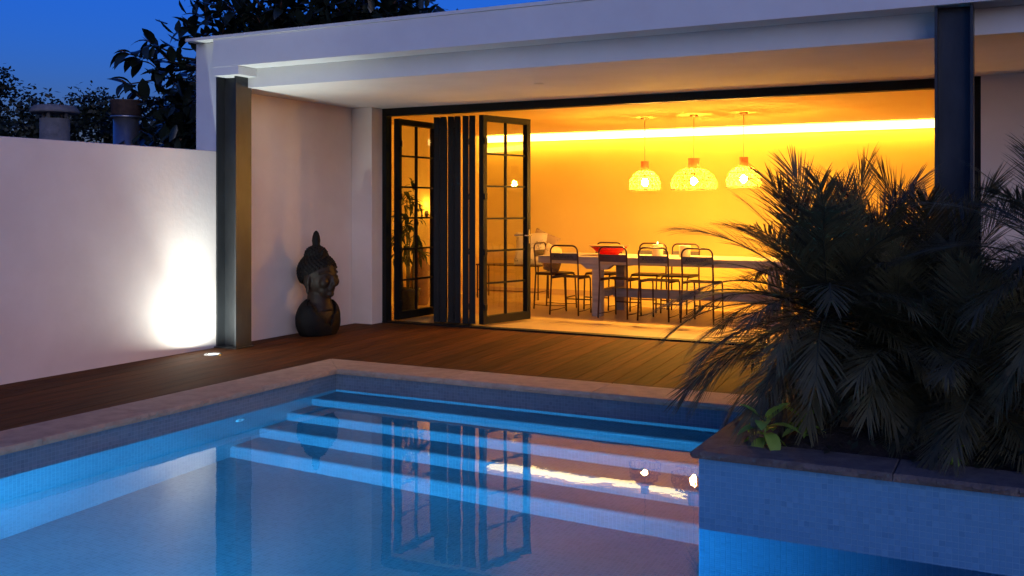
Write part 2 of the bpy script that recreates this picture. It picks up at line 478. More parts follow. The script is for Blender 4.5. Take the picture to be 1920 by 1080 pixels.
# pool shell
pool = tag(empty('pool', (-3, 4, -1.335)), kind='structure')
PF = -1.335
def pw(*b):
    return MB().box(*b).build('pool_wall', M['mosaic'], pool, True, uvbox=True)
pw(PXL-.3, PXL, PYN, PYB+.3, PF-.2, -.045)
pw(PXL, PLX, PYB, PYB+.3, PF-.2, -.045)
pw(PXL-.3, PXR+.3, PYN-.3, PYN, PF-.2, -.045)
pw(PXR, PXR+.3, PYN, PLY, PF-.2, -.045)
MB().box(PXL, PXR, PYN, PYB, PF-.2, PF).build('pool_floor', M['mosaic'], pool, True, uvbox=True)
nos = [6.61, 6.29, 5.97, 5.65]
dep = [.12, .38, .63, .88]
prevy = PYB
for yk, dk in zip(nos, dep):
    # rounded nosing with the end next to the left wall turned forward in a quarter circle
    m_ = MB(); zt = WZ - dk
    prof = [(yk, PF), (yk, zt-.05)] + [(yk+.05-.05*math.cos(a), zt-.05+.05*math.sin(a)) for a in (R(22), R(45), R(67), R(90))] + [(prevy, zt), (prevy, PF)]
    n = len(prof); x0, x1 = PXL, PLX
    v = [(x0, p[0], p[1]) for p in prof] + [(x1, p[0], p[1]) for p in prof]
    f = [tuple(range(n)), tuple(range(2*n-1, n-1, -1))] + [((i+1) % n, i, n+i, n+(i+1) % n) for i in range(n)]
    m_.add(v, f)
    m_.build('step', M['mosaic'], pool, True, uvbox=True)
    prevy = yk

# copings, each stone a part
def coping(poly, inner=None, mat='stone', z0=-.045, z1=0.0, parent=pool, rough_edges=()):
    """poly: world xy polygon; edges listed in rough_edges get a chiselled face"""
    bm = bmesh.new()
    n = len(poly)
    bot = [bm.verts.new((p[0], p[1], z0)) for p in poly]
    top = [bm.verts.new((p[0], p[1], z1)) for p in poly]
    bm.faces.new(bot[::-1]); bm.faces.new(top)
    rough = []
    for i in range(n):
        fc = bm.faces.new((bot[i], bot[(i+1) % n], top[(i+1) % n], top[i]))
        if i in rough_edges: rough.append(fc)
    bmesh.ops.bevel(bm, geom=[e for e in bm.edges if abs(e.verts[0].co.z - e.verts[1].co.z) < 1e-6 and e.verts[0].co.z > (z0+z1)/2], offset=.005, segments=1, affect='EDGES')
    for i in rough_edges:
        a, b2 = Vector(poly[i]), Vector(poly[(i+1) % n])
        L = (b2 - a).length
        d = (b2 - a) / L
        nn = Vector((d.y, -d.x))
        cnt = int(L / 0.035)
        # add a row of chipped lumps that stand proud of the edge
        for k in range(cnt):
            t0, t1 = k / cnt, (k + 1) / cnt
            p0, p1 = a + (b2 - a) * t0, a + (b2 - a) * t1
            q = [random.uniform(.002, .014) for _ in range(4)]
            zz = [z0, z1 - .006]
            vs_ = []
            pts = [(p0, z0+.002, q[0]*.6), (p1, z0+.002, q[1]*.6), (p1, (z0+z1)/2+random.uniform(-.006,.006), q[2]), (p0, (z0+z1)/2+random.uniform(-.006,.006), q[3]), (p1, z1-.005, .0015), (p0, z1-.005, .0015)]
            vv = [bm.verts.new((p.x + nn.x*o, p.y + nn.y*o, z)) for (p, z, o) in pts]
            bm.faces.new((vv[0], vv[1], vv[2], vv[3])); bm.faces.new((vv[3], vv[2], vv[4], vv[5]))
    me = bpy.data.meshes.new('coping_stone'); bm.to_mesh(me); bm.free()
    return link('coping_stone', me, M[mat], parent, True)

CO, CI = -5.68, -5.28          # left coping outer / inner
BO, BI = 7.36, 6.92            # back coping
gp = .002
ys = [6.0, 4.85, 3.7, 2.5, 1.28]
coping([(CO, ys[0]+gp), (CI, ys[0]+gp), (CI, BI), (CO, BO)][::1], rough_edges=(1,))
for a, b_ in zip(ys[1:], ys[:-1]):
    coping([(CO, a+gp), (CI, a+gp), (CI, b_-gp), (CO, b_-gp)], rough_edges=(1,))
xs = [-4.2, -2.9, -1.46]
coping([(CI+gp, BI), (xs[0]-gp, BI), (xs[0]-gp, BO), (CO+gp, BO)], rough_edges=(0,))
for a, b_ in zip(xs[:-1], xs[1:]):
    coping([(a+gp, BI), (b_-gp, BI), (b_-gp, BO), (a+gp, BO)], rough_edges=(0,))
for k in range(8):
    coping([(CO+k+gp, .9), (CO+k+1-gp, .9), (CO+k+1-gp, PYN+.02), (CO+k+gp, PYN+.02)], rough_edges=(2,))

# water surface
w = MB()
# L-shaped sheet round the planter
w.add([(PXL, PYN, WZ), (PXR, PYN, WZ), (PXR, PLY, WZ), (PLX, PLY, WZ), (PLX, PYB, WZ), (PXL, PYB, WZ)], [(0, 1, 2, 3), (0, 3, 4, 5)])
tag(w.build('pool_water', M['water']), kind='structure')

# deck: boards a few degrees off square, clipped round the pool
deck = tag(empty('deck', (-4, 8.6, 0)), kind='structure')
def clip(poly, ax, val, keep_greater):
    out = []
    for i in range(len(poly)):
        a, b_ = poly[i], poly[(i+1) % len(poly)]
        ia = (a[ax] >= val) == keep_greater; ib = (b_[ax] >= val) == keep_greater
        if ia: out.append(a)
        if ia != ib:
            t = (val - a[ax]) / (b_[ax] - a[ax])
            out.append((a[0] + (b_[0]-a[0])*t, a[1] + (b_[1]-a[1])*t))
    return out
def clip_rect(poly, r):
    for ax, val, kg in ((0, r[0], True), (0, r[1], False), (1, r[2], True), (1, r[3], False)):
        if len(poly) < 3: return []
        poly = clip(poly, ax, val, kg)
    return poly
ang = R(5.5)
dv = Vector((-math.sin(ang), math.cos(ang))); dn = Vector((math.cos(ang), math.sin(ang)))
BW = .165
regions = [(-7.149, 3.2, 7.365, 9.935), (-7.149, -5.685, -1.5, 7.365)]
o0 = Vector((-3.08, 7.39))
for k in range(-32, 44):
    a = o0 + dn * (k * BW + .0025); b_ = o0 + dn * ((k + 1) * BW - .0025)
    strip = [a - dv*12, b_ - dv*12, b_ + dv*6, a + dv*6]
    strip = [(p.x, p.y) for p in strip]
    m_ = MB()
    for r in regions:
        pl = clip_rect(strip, r)
        if len(pl) >= 3: m_.prism(pl, -.028, random.uniform(-.0012, .0))
    if m_.v:
        o = m_.build('deck_board', M['wood_deck'], deck, True)
MB().box(-7.14, 3.2, 7.37, 9.93, -.06, -.034).build('deck_joists', M['dark'], deck, True)
MB().box(-7.14, -5.69, -1.5, 7.37, -.06, -.034).build('deck_joists', M['dark'], deck, True)

# boundary wall
bw = MB().box(-7.35, -7.15, -2.5, 7.449, -.07, 1.957).build('boundary_wall', M['plaster_warm'], bevel=.006)
tag(bw, 'long pale plaster garden wall running from the left edge to the steel post', 'wall')

# ================================================================== POOL HOUSE
H = empty('pool_house', (-3.7, 10.0, 0))
tag(H, 'white flat-roofed pool house with open folding glass front and warm lit room', 'building')
def hp(name, mat, *boxes, bevel=0.0):
    m_ = MB()
    for b_ in boxes: m_.box(*b_)
    return m_.build(name, M[mat], H, True, bevel=bevel)
hp('side_wall', 'plaster_warm', (-7.45, -7.2, 7.55, 9.999, -.07, 2.589))
hp('end_wall', 'plaster', (-7.45, -7.15, 7.45, 7.549, -.07, 3.05), bevel=.004)
hp('pilaster', 'plaster_warm', (-7.199, -6.905, 9.73, 9.998, -.06, 2.589), bevel=.004)
hp('fascia', 'plaster', (-7.09, 5.0, 7.32, 7.58, 2.775, 3.05))
hp('lintel_block', 'plaster', (-7.09, -6.77, 7.323, 7.60, 2.69, 2.774))
hp('soffit', 'plaster', (-7.197, 5.0, 7.581, 10.2, 2.59, 2.774))
hp('roof', 'concrete', (-7.44, 5.0, 7.585, 14.8, 2.78, 3.03))
hp('roof_coping', 'plaster', (-7.452, 5.01, 7.308, 7.60, 3.053, 3.082))
hp('right_wall', 'plaster_warm', (-.34, 5.0, 9.9, 10.15, -.06, 2.589))
hp('front_wall', 'plaster_warm', (-8.25, -7.2, 10.0, 10.2, -.06, 2.78))
hp('back_wall', 'paint_in', (-8.25, 2.2, 14.4, 14.65, -.06, 2.779))
hp('room_side_wall', 'paint_in', (-8.25, -8.0, 10.2, 14.399, -.06, 2.779))
hp('room_side_wall', 'paint_in', (1.95, 2.2, 10.2, 14.399, -.06, 2.779))
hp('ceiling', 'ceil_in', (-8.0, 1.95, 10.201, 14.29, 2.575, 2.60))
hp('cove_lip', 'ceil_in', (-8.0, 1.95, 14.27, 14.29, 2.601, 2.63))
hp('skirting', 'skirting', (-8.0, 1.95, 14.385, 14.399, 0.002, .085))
# steel H posts
def h_post(x0, x1, y0, y1, z1):
    t = .018
    m_ = MB().box(x0, x0+t, y0, y1, -.05, z1).box(x1-t, x1, y0, y1, -.05, z1)
    ym = (y0+y1)/2
    m_.box(x0+t, x1-t, ym-.006, ym+.006, -.05, z1)
    o = m_.build('steel_post', M['steel'], H, True)
    MB().box(x0-.02, x1+.02, y0-.02, y1+.02, .001, .012).build('base_plate', M['steel'], o).location = (0, 0, 0)
    return o
h_post(-7.14, -6.88, 7.41, 7.63, 2.689)
h_post(-.54, -.30, 7.36, 7.58, 2.774)
# door frame
fr = MB().box(-6.904, -.342, 9.945, 10.06, 2.50, 2.588).build('door_track', M['frame'], H, True)
MB().box(-6.904, -6.845, 9.946, 10.06, .0, 2.499).build('door_jamb', M['frame'], H, True)
MB().box(-.46, -.342, 9.946, 10.06, .0, 2.499).build('door_jamb', M['frame'], H, True)
MB().box(-6.904, -.342, 9.94, 10.06, -.05, .018).build('threshold', M['frame'], H, True)
MB().box(-6.845, -.46, 10.062, 10.085, -.05, .006).build('threshold_rail', M['chrome'], H, True)

# interior floor tiles
fl = tag(empty('room_floor', (-3.5, 12, 0)), kind='structure')
MB().box(-8.0, 1.95, 10.09, 14.399, -.06, -.012).build('floor_screed', M['dark'], fl, True)
tx, ty = 1.2, .74
tile_me = None
for i in range(9):
    for j in range(6):
        x0 = -8.0 + i * tx; x1 = min(x0 + tx, 1.95); y0 = 10.09 + j * ty; y1 = min(y0 + ty, 14.384)
        if x1 - x0 < .05 or y1 - y0 < .05: continue
        gx = .0012 if j else .0012
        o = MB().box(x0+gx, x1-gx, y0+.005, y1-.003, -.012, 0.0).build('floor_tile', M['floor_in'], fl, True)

# folding leaves
LW, LH = .84, 2.455
def make_leaf():
    m_ = MB()
    st, th = .062, .036
    m_.box(0, st, -th, th, 0, LH).box(LW-st, LW, -th, th, 0, LH)
    m_.box(st, LW-st, -th, th, LH-.07, LH).box(st, LW-st, -th, th, 0, .095)
    leaf = m_.build('door_leaf', M['frame'], H)
    x0, x1, z0, z1 = st, LW-st, .095, LH-.07
    xm = (x0+x1)/2
    mw = .011
    rows = [z0 + (z1-z0)*k/6 for k in range(7)]
    MB().box(xm-mw, xm+mw, -.016, .016, z0, z1).build('muntin', M['frame'], leaf)
    hb = {}
    for k in range(1, 6):
        for (a, b_) in ((x0, xm-mw), (xm+mw, x1)):
            MB().box(a, b_, -.0155, .0155, rows[k]-mw, rows[k]+mw).build('muntin', M['frame'], leaf)
    for k in range(6):
        za = rows[k] + (mw if k else 0); zb = rows[k+1] - (mw if k < 5 else 0)
        for (a, b_) in ((x0, xm-mw), (xm+mw, x1)):
            MB().box(a, b_, -.003, .003, za, zb).build('pane', M['glass'], leaf)
    return leaf
leaf0 = make_leaf()
pts = [((-6.795,10.09),(-6.765,10.92))]
for X in (-6.255, -6.165, -6.058, -5.968, -5.855, -5.765):      # the middle leaves pressed into a stack
    pts.append(((X, 10.15), (X - .42, 10.15 + .727)))
pts.append(((-5.64,10.14),(-5.425,10.95)))
leaves = []
for i, (a, b_) in enumerate(pts):
    L = leaf0 if i == 0 else copy_tree(leaf0, H)
    base = Vector((a[0], a[1], .022))
    L.location = base - Vector(H.location)
    L.rotation_euler = (0, 0, math.atan2(b_[1]-a[1], b_[0]-a[0]))
    leaves.append(L)
leaves[7]['label'] = 'foremost folded leaf, reflecting the room, with lever handle'
# hinge knuckles on the joined stiles
hz = (.16, .78, 1.42, 2.06, 2.38)
for i in (0, 3, 5, 7):
    for z in (.20, .85, 1.5, 2.15):
        MB().box(.004, .045, -.060, -.0365, z-.035, z+.035).build('hinge', M['frame'], leaves[i])
# handle on the last leaf
hm = MB().box(LW-.045, LW-.02, -.045, -.0365, .93, 1.10).tube([(LW-.032, -.036, 1.03), (LW-.032, -.075, 1.03), (LW-.045, -.085, 1.03), (LW-.16, -.085, 1.03)], .010, 8)
hm.build('handle', M['chrome'], leaves[7])
hm = MB().box(LW-.045, LW-.02, .0365, .045, .93, 1.10).tube([(LW-.032, .036, 1.03), (LW-.032, .075, 1.03), (LW-.045, .085, 1.03), (LW-.16, .085, 1.03)], .010, 8)
hm.build('handle', M['chrome'], leaves[7])

# ================================================================== LAMPS
# cove LED in the ceiling slot
cv = empty('cove_light', (-3.0, 14.25, 2.6))
tag(cv, 'long glowing light strip in the ceiling slot along the back wall', 'light strip')
MB().box(-7.9, 1.85, 14.291, 14.301, 2.612, 2.640).build('led_channel', M['chrome'], cv, True)
MB().box(-7.9, 1.85, 14.3015, 14.304, 2.613, 2.639).build('led_strip', M['led'], cv, True)
MB().box(-7.9, 1.85, 14.388, 14.399, 2.462, 2.566).build('wall_glow_band', M['wall_band'], cv, True)  # glowing strip added on the wall for the burnt-out band of cove light

# buried uplight
ul = empty('ground_light', (-6.83, 7.05, 0))
tag(ul, 'round recessed light glowing in the deck at the foot of the steel post', 'ground light')
MB().lathe([(.052, -.02), (.085, -.02), (.085, .004), (.078, .007), (.055, .006), (.052, .0)], 28, cap=False).build('bezel', M['chrome'], ul)
MB().lathe([(.0, .001), (.051, .001)], 28, cap=False).build('lens', M['lens'], ul)
ld = bpy.data.lights.new('uplight', 'AREA'); ld.energy = P_UPLIGHT; ld.color = (0.88, 1.0, 0.96)
ld.shape = 'DISK'; ld.size = .09; ld.spread = R(178)
lo = bpy.data.objects.new('uplight', ld); COL.objects.link(lo); lo.parent = ul
lo.location = (0, 0, .02); lo.rotation_euler = Vector((.03, .05, 1)).to_track_quat('-Z', 'Y').to_euler()

lb = bpy.data.lights.new('uplight_beam', 'SPOT'); lb.energy = P_BEAM; lb.color = (0.88, 1.0, 0.96)
lb.spot_size = R(70); lb.spot_blend = 1.0; lb.shadow_soft_size = .04
lo = bpy.data.objects.new('uplight_beam', lb); COL.objects.link(lo); lo.parent = ul
lo.location = (0, 0, .022); lo.rotation_euler = Vector((.02, .03, 1)).to_track_quat('-Z', 'Y').to_euler()

# underwater lamps on the near pool wall
def pool_lamp(x, lab):
    pl = empty('pool_lamp', (x, PYN, -.92))
    tag(pl, lab, 'pool light', 'lamps under water on the near pool wall')
    m_ = MB()
    prof = [(.09, 0), (.13, 0), (.13, .02), (.10, .03), (.09, .02)]
    m_.lathe(prof, 28, cap=False)
    o = m_.build('bezel', M['white_plastic'], pl); o.rotation_euler = (R(-90), 0, 0)
    o = MB().lathe([(0, .012), (.09, .012)], 28, cap=False).build('lens', M['pool_lens'], pl); o.rotation_euler = (R(-90), 0, 0)
    l = bpy.data.lights.new('pool_lamp_light', 'AREA'); l.shape = 'DISK'; l.size = .18; l.energy = P_POOL; l.color = (0.07, 0.455, 0.92)
    lo = bpy.data.objects.new('pool_lamp_light', l); COL.objects.link(lo); lo.parent = pl
    l.spread = R(110); lo.location = (0, .035, 0); lo.rotation_euler = (R(90 + 12), 0, R(15))
pool_lamp(-3.3, 'round white underwater lamp set in the near pool wall')

# pool inlet nozzle on the left wall
inl = MB().lathe([(.012, .004), (.045, .0), (.048, .006), (.040, .011), (.020, .012), (.012, .006)], 20, cap=False)
o = inl.build('pool_inlet', M['white_plastic']); o.location = (PXL, 5.75, WZ-.17); o.rotation_euler = (0, R(90), 0)
tag(o, 'small white round inlet nozzle on the left pool wall under water', 'pool inlet')

# soffit downlight (off)
dl = MB().lathe([(.03, .004), (.045, 0), (.048, .004)], 20, cap=False)
o = dl.build('downlight', M['white_plastic']); o.location = (-4.15, 8.6, 2.582)
tag(o, 'tiny round recessed downlight in the white soffit, switched off', 'downlight')

# pendants
def pendant(x, y, rad, z0, zneck, ztop, lab):
    p = empty('pendant_lamp', (x, y, 2.574))
    tag(p, lab, 'pendant lamp', 'rattan pendants over the dining table')
    Z = 2.574
    MB().lathe([(.0, -.001), (.055, -.001), (.055, -.022), (.0, -.024)], 20, cap=False).build('ceiling_rose', M['brass'], p)
    MB().tube([(0, 0, -.02), (0, 0, ztop - Z)], .0035, 6).build('cord', M['cord'], p)
    # collar
    rn = rad * .26
    MB().lathe([(rn*.98, ztop-Z), (rn, ztop-Z-.002), (rn*.97, (ztop+zneck)/2-Z), (rn*1.08, zneck-Z+.005), (rn*1.45, zneck-Z-.012)], 28, cap=False).build('collar', M['rattan_dark'], p)
    # shade profile
    h = zneck - z0
    def prof(t):       # t 0 top .. 1 bottom
        a = t * R(112)
        r = rn*1.3 + (rad - rn*1.3) * min(1.0, math.sin(min(a, R(90)))**.72)
        if a > R(90): r = rad - (a - R(90)) * rad * .10
        z = zneck - .008 - h * (t ** 1.18)
        return r, z - Z
    m_ = MB(); nst = 18; seg = 14; hw = rad * .040
    for s in (-1, 1):
        for k in range(nst):
            a0 = 2*math.pi*k/nst
            vs_, fs = [], []
            for j in range(seg+1):
                t = j/seg; r, z = prof(t)
                r += .0012*s
                an = a0 + s * t * 1.05
                da = hw / max(r, .02)
                vs_ += [(r*math.cos(an-da), r*math.sin(an-da), z), (r*math.cos(an+da), r*math.sin(an+da), z)]
            for j in range(seg): fs.append((2*j, 2*j+1, 2*j+3, 2*j+2))
            m_.add(vs_, fs, True)
    o = m_.build('woven_shade', M['rattan'], p); o['kind'] = 'stuff'
    m_ = MB(); nst = 9
    for s in (-1, 1):
        for k in range(nst):
            a0 = 2*math.pi*(k+.3)/nst
            vs_, fs = [], []
            for j in range(15):
                t = j/14; r, z = prof(t); r += .006
                an = a0 + s * t * 1.5; da = .0030 / max(r, .02)
                vs_ += [(r*math.cos(an-da), r*math.sin(an-da), z), (r*math.cos(an+da), r*math.sin(an+da), z)]
            for j in range(14): fs.append((2*j, 2*j+1, 2*j+3, 2*j+2))
            m_.add(vs_, fs, True)
    m_.build('cane_lattice', M['cane'], p)['kind'] = 'stuff'
    for t in (.36, .66, 1.0):
        r, z = prof(t); r += .004
        pathc = [(r*math.cos(2*math.pi*k/32), r*math.sin(2*math.pi*k/32), z) for k in range(33)]
        MB().tube(pathc, .0050 if t < 1 else .007, 6, cap=False).build('shade_ring', M['cane'], p)
    zb = z0 + h * .38 - Z
    MB().lathe([(.0, zb+.105), (.016, .10+zb), (.018, .05+zb), (.014, .04+zb)], 14, cap=False).build('bulb_socket', M['brass'], p)
    MB().tube([(0, 0, ztop-Z), (0, 0, zb+.10)], .004, 6).build('inner_cord', M['cord'], p)
    MB().lathe([(.0, zb-.055), (.022, zb-.05), (.038, zb-.03), (.043, zb-.008), (.036, zb+.018), (.02, zb+.038), (.013, zb+.045)], 16, cap=False).build('bulb', M['bulb'], p)
pendant(-4.42, 12.37, .205, 1.63, 1.885, 2.0, 'small rattan pendant lamp at the left of three, over the red bowl side')
pendant(-3.73, 12.28, .292, 1.63, 1.90, 2.02, 'largest rattan pendant lamp, hanging in the middle of the three')
pendant(-3.09, 12.27, .215, 1.655, 1.91, 2.02, 'small rattan pendant lamp hanging nearest the palm')

# wall sconce behind the folded leaf
sc = empty('wall_sconce', (-8.0, 12.68, 1.30))
tag(sc, 'glowing wall lamp seen through the folded glass leaf behind the bamboo', 'wall lamp')
MB().lathe([(0, 0), (.05, 0), (.05, .012), (0, .016)], 18, cap=False).build('back_plate', M['cord'], sc).rotation_euler = (0, R(90), 0)
MB().tube([(.01, 0, 0), (.07, 0, -.03), (.12, 0, 0), (.12, 0, .05)], .008, 8).build('arm', M['cord'], sc)
MB().lathe([(.03, .05), (.035, .055), (.012, .06)], 14).build('drip_cup', M['cord'], sc).location = (.12, 0, 0)
MB().ell((.12, 0, .105), (.035, .035, .045)).build('bulb', M['sconce'], sc)

# ================================================================== ROOM FURNITURE
# table
T = empty('dining_table', (-3.74, 12.25, 0))
tag(T, 'long limed wood trestle dining table with thick top under the pendants', 'table')
tx0, tx1, ty0, ty1 = -5.68, -1.80, 11.75, 12.75
for k in range(5):
    a = ty0 + k*.2; 
    MB().box(tx0 + random.uniform(0, .006), tx1, a+.0015, a+.1985, .665, .76).build('top_plank', M['table_wood'], T, True, bevel=.004)
for X in (-4.86, -2.62):
    for Y in (11.83, 12.67):
        MB().box(X-.06, X+.06, Y-.06, Y+.06, 0, .60).build('leg', M['table_wood'], T, True, bevel=.004)
    MB().box(X-.062, X+.062, 11.89, 12.61, .24, .33).build('cross_rail', M['table_wood'], T, True, bevel=.003)
    for Y in (11.83, 12.67):
        MB().prism_y([(X-.22, .664), (X-.14, .601), (X+.14, .601), (X+.22, .664)], Y-.055, Y+.055).build('bearer', M['table_wood'], T, True)
MB().box(-4.797, -2.683, 12.20, 12.30, .22, .33).build('long_rail', M['table_wood'], T, True, bevel=.003)

# chairs: local frame, back at -y, seat faces +y
def make_chair(panel='chair_panel', text=True):
    c = empty('dining_chair', (0, 0, 0))
    w = .19; r = .0115
    def arc(cx, cz, rad, a0, a1, n, y):
        return [(cx + rad*math.cos(R(a0 + (a1-a0)*k/n)), y, cz + rad*math.sin(R(a0 + (a1-a0)*k/n))) for k in range(n+1)]
    yb = -.225
    path = [(-w-.012, yb-.012, 0), (-w, yb+.012, .50), (-w, yb-.004, .74)] + arc(-w+.075, .825, .075, 180, 90, 6, yb-.015) + arc(w-.075, .825, .075, 90, 0, 6, yb-.015) + [(w, yb-.004, .74), (w, yb+.012, .50), (w+.012, yb-.012, 0)]
    MB().tube(path, r, 8).build('back_frame', M['chair_steel'], c)
    pb = MB()
    n = 8
    vs_, fs = [], []
    for k in range(n+1):
        x = -w + .008 + (2*w - .016)*k/n
        yy = yb - .012 + .018*(1 - (2*k/n-1)**2)*-1
        for (dy, z) in ((-.006, .712), (.006, .712), (.006, .802), (-.006, .802)): vs_.append((x, yy+dy, z))
    for k in range(n):
        for q in range(4): fs.append((k*4+q, (k+1)*4+q, (k+1)*4+(q+1) % 4, k*4+(q+1) % 4))
    fs += [(3, 2, 1, 0), tuple(n*4+q for q in range(4))]
    pb.add(vs_, fs)
    bp_ = pb.build('backrest', M[panel], c)
    for s in (-1, 1):
        p = [(s*(w-.012), .235, 0), (s*(w-.012), .215, .40)] + [(s*(w-.012), .165 + .05*math.cos(R(a)), .425 + .05*math.sin(R(a))) for a in (10, 30, 50, 70, 90)] + [(s*(w-.006), .05, .476), (s*(w-.002), yb+.014, .478)]
        MB().tube(p, r*.95, 8).build('leg', M['chair_steel'], c)
        MB().tube([(s*(w+.008), yb-.009, .055), (s*(w-.002), .0, .05), (s*(w-.012), .231, .06)], .0055, 6).build('side_stretcher', M['chair_steel'], c)
    MB().tube([(-w+.012, .226, .17), (w-.012, .226, .17)], .009, 6).build('front_stretcher', M['chair_steel'], c)
    # saddle seat
    vs_, fs = [], []
    nx, ny = 8, 8
    for lay in (0, 1):
        for i in range(nx+1):
            for j in range(ny+1):
                u = i/nx*2-1; v = j/ny*2-1
                x = u*(w-.004) * (1 - .06*max(0, v)**4); y = .0 + v*.205
                z = .488 - .010*(1-u*u)*(1-v*v) + (.014 if lay else 0) - (.012*max(0, v)**6)
                vs_.append((x, y, z))
    Q = (nx+1)*(ny+1)
    for i in range(nx):
        for j in range(ny):
            a = i*(ny+1)+j
            fs.append((a, a+1, a+ny+2, a+ny+1)); fs.append((Q+a, Q+a+ny+1, Q+a+ny+2, Q+a+1))
    rim = [i*(ny+1) for i in range(nx+1)] + [nx*(ny+1)+j for j in range(1, ny+1)] + [i*(ny+1)+ny for i in range(nx-1, -1, -1)] + [j for j in range(ny-1, 0, -1)]
    for k in range(len(rim)):
        a, b_ = rim[k], rim[(k+1) % len(rim)]
        fs.append((a, b_, Q+b_, Q+a))
    MB().add(vs_, fs, True).build('seat', M['chair_steel'] if panel != 'chair_panel' else M['chair_panel_brown'], c)
    if text:
        cu = bpy.data.curves.new('lettering', 'FONT'); cu.body = 'AS. vivenda'; cu.size = .062; cu.align_x = 'CENTER'; cu.align_y = 'CENTER'; cu.extrude = .0008
        to = bpy.data.objects.new('tmp_text', cu); COL.objects.link(to)
        bpy.context.view_layer.update()
        me = bpy.data.meshes.new_from_object(to.evaluated_get(bpy.context.evaluated_depsgraph_get()))
        bpy.data.objects.remove(to)
        me.name = 'lettering'; me.materials.clear()
        for v in me.vertices:
            x, y, z = v.co
            yy = yb - .012 - .018*(1 - min(1, (x/w)**2)) - .0068 - z
            v.co = (x, yy, .757 + y)
        link('lettering', me, M['ink'], bp_)
    return c
ch_t = make_chair('chair_panel', True)
ch_b = make_chair('chair_panel_brown', False)
ch_p = make_chair('chair_panel', False)
near = [(-5.265, 11.90, 0, ch_t, 'grey lettered chair by the table end nearest the glass doors, back to the pool'),
        (-4.55, 11.83, -4, ch_b, 'chair with plain red-brown backrest at the near side of the table'),
        (-4.01, 11.78, -2, ch_t, 'grey lettered chair below the first candle, back to the pool'),
        (-3.46, 11.77, -1, ch_t, 'grey lettered chair half hidden by the palm fronds, back to the pool')]
far = [(-5.15, 12.70, 180, 'chair on the far side of the table behind the red bowl'),
       (-4.50, 12.72, 183, 'chair on the far side of the table behind the lit candle'),
       (-4.05, 12.70, 178, 'chair on the far side of the table behind the unlit candle')]
used = set()
def put_chair(src, x, y, rz, lab):
    o = src if src.name not in used else copy_tree(src)
    used.add(src.name)
    o.location = (x, y, 0); o.rotation_euler = (0, 0, R(rz))
    tag(o, lab, 'chair', 'steel chairs round the dining table')
for (x, y, rz, s, lab) in near: put_chair(s, x, y, rz, lab)
for (x, y, rz, lab) in far: put_chair(ch_p, x, y, rz, lab)
put_chair(ch_p, -5.745, 12.45, -90, 'chair at the head of the table holding a printed cushion')

# cushions
def cushion(name, loc, rot, sx, sy, sz, mat, lab, grp=None):
    n = 12
    vs_, fs = [], []
    for s in (-1, 1):
        for i in range(n+1):
            for j in range(n+1):
                u, v = i/n*2-1, j/n*2-1
                puff = ((1-u**4)*(1-v**4))**.6
                pin = 1 - .06*(1-abs(u*v))*1.0
                x = u*sx*(1 - .07*(1-v*v)*0 - .05*(1-abs(v))*abs(u)**3)
                y = v*sy*(1 - .05*(1-abs(u))*abs(v)**3)
                vs_.append((x, s*puff*sz + .01*math.sin(5*u+3*v), y))
    Q = (n+1)**2
    for i in range(n):
        for j in range(n):
            a = i*(n+1)+j
            fs.append((a, a+n+1, a+n+2, a+1)); fs.append((Q+a, Q+a+1, Q+a+n+2, Q+a+n+1))
    o = MB().add(vs_, fs, True).build(name, mat)
    o.location = loc; o.rotation_euler = rot
    tag(o, lab, 'cushion', grp)
    return o
cushion('cushion', (-5.80, 12.46, .685), (R(0), R(14), R(82)), .20, .19, .065, M['cushion_tan'], 'tan printed cushion leaning on the chair at the head of the table')

# metal bench with big printed cushions by the back wall
bn = empty('side_bench', (-6.9, 13.55, 0))
tag(bn, 'slim metal bench by the back wall with printed cushions on it', 'bench')
bx0, bx1, by0, by1 = -.62, .46, -.2, .2
MB().box(bx0, bx1, by0, by1, .50, .52).build('seat', M['chair_steel'], bn)
for X in (bx0+.02, bx1-.02):
    for Y in (by0+.02, by1-.02):
        MB().tube([(X, Y, 0), (X, Y, .50)], .012, 8).build('leg', M['chair_steel'], bn)
    MB().tube([(X, by0+.02, .12), (X, by1-.02, .12)], .008, 6).build('rung', M['chair_steel'], bn)
MB().tube([(bx0+.02, by0+.02, .12), (bx1-.02, by0+.02, .12)], .008, 6).build('rung', M['chair_steel'], bn)
cushion('cushion', (-6.66, 13.52, .765), (R(-14), R(0), R(10)), .25, .25, .075, M['cushion'], 'large white cushion with dark botanical print standing on the side bench', None)
cushion('cushion', (-6.52, 13.66, .80), (R(-10), R(24), R(20)), .20, .22, .05, M['cushion_tan'], 'brown patterned cushion tilted behind the white one on the bench', None)

# bowl
bo = empty('bowl', (-4.86, 12.22, .7605))
tag(bo, 'wide red glazed bowl with flared tan rim on the table', 'bowl')
wob = lambda an, j: 1 + .03*math.sin(2*an+.6)*(j/8)
MB().lathe([(.0, .0), (.11, .0), (.118, .012), (.17, .050), (.238, .112), (.233, .114), (.16, .056), (.10, .022), (.0, .018)], 40, cap=False, wob=wob).build('body', M['red_glaze'], bo)
MB().lathe([(.2385, .1125), (.262, .128), (.268, .134), (.258, .134), (.2335, .1145)], 40, cap=False, wob=wob).build('rim', M['bowl_rim'], bo)
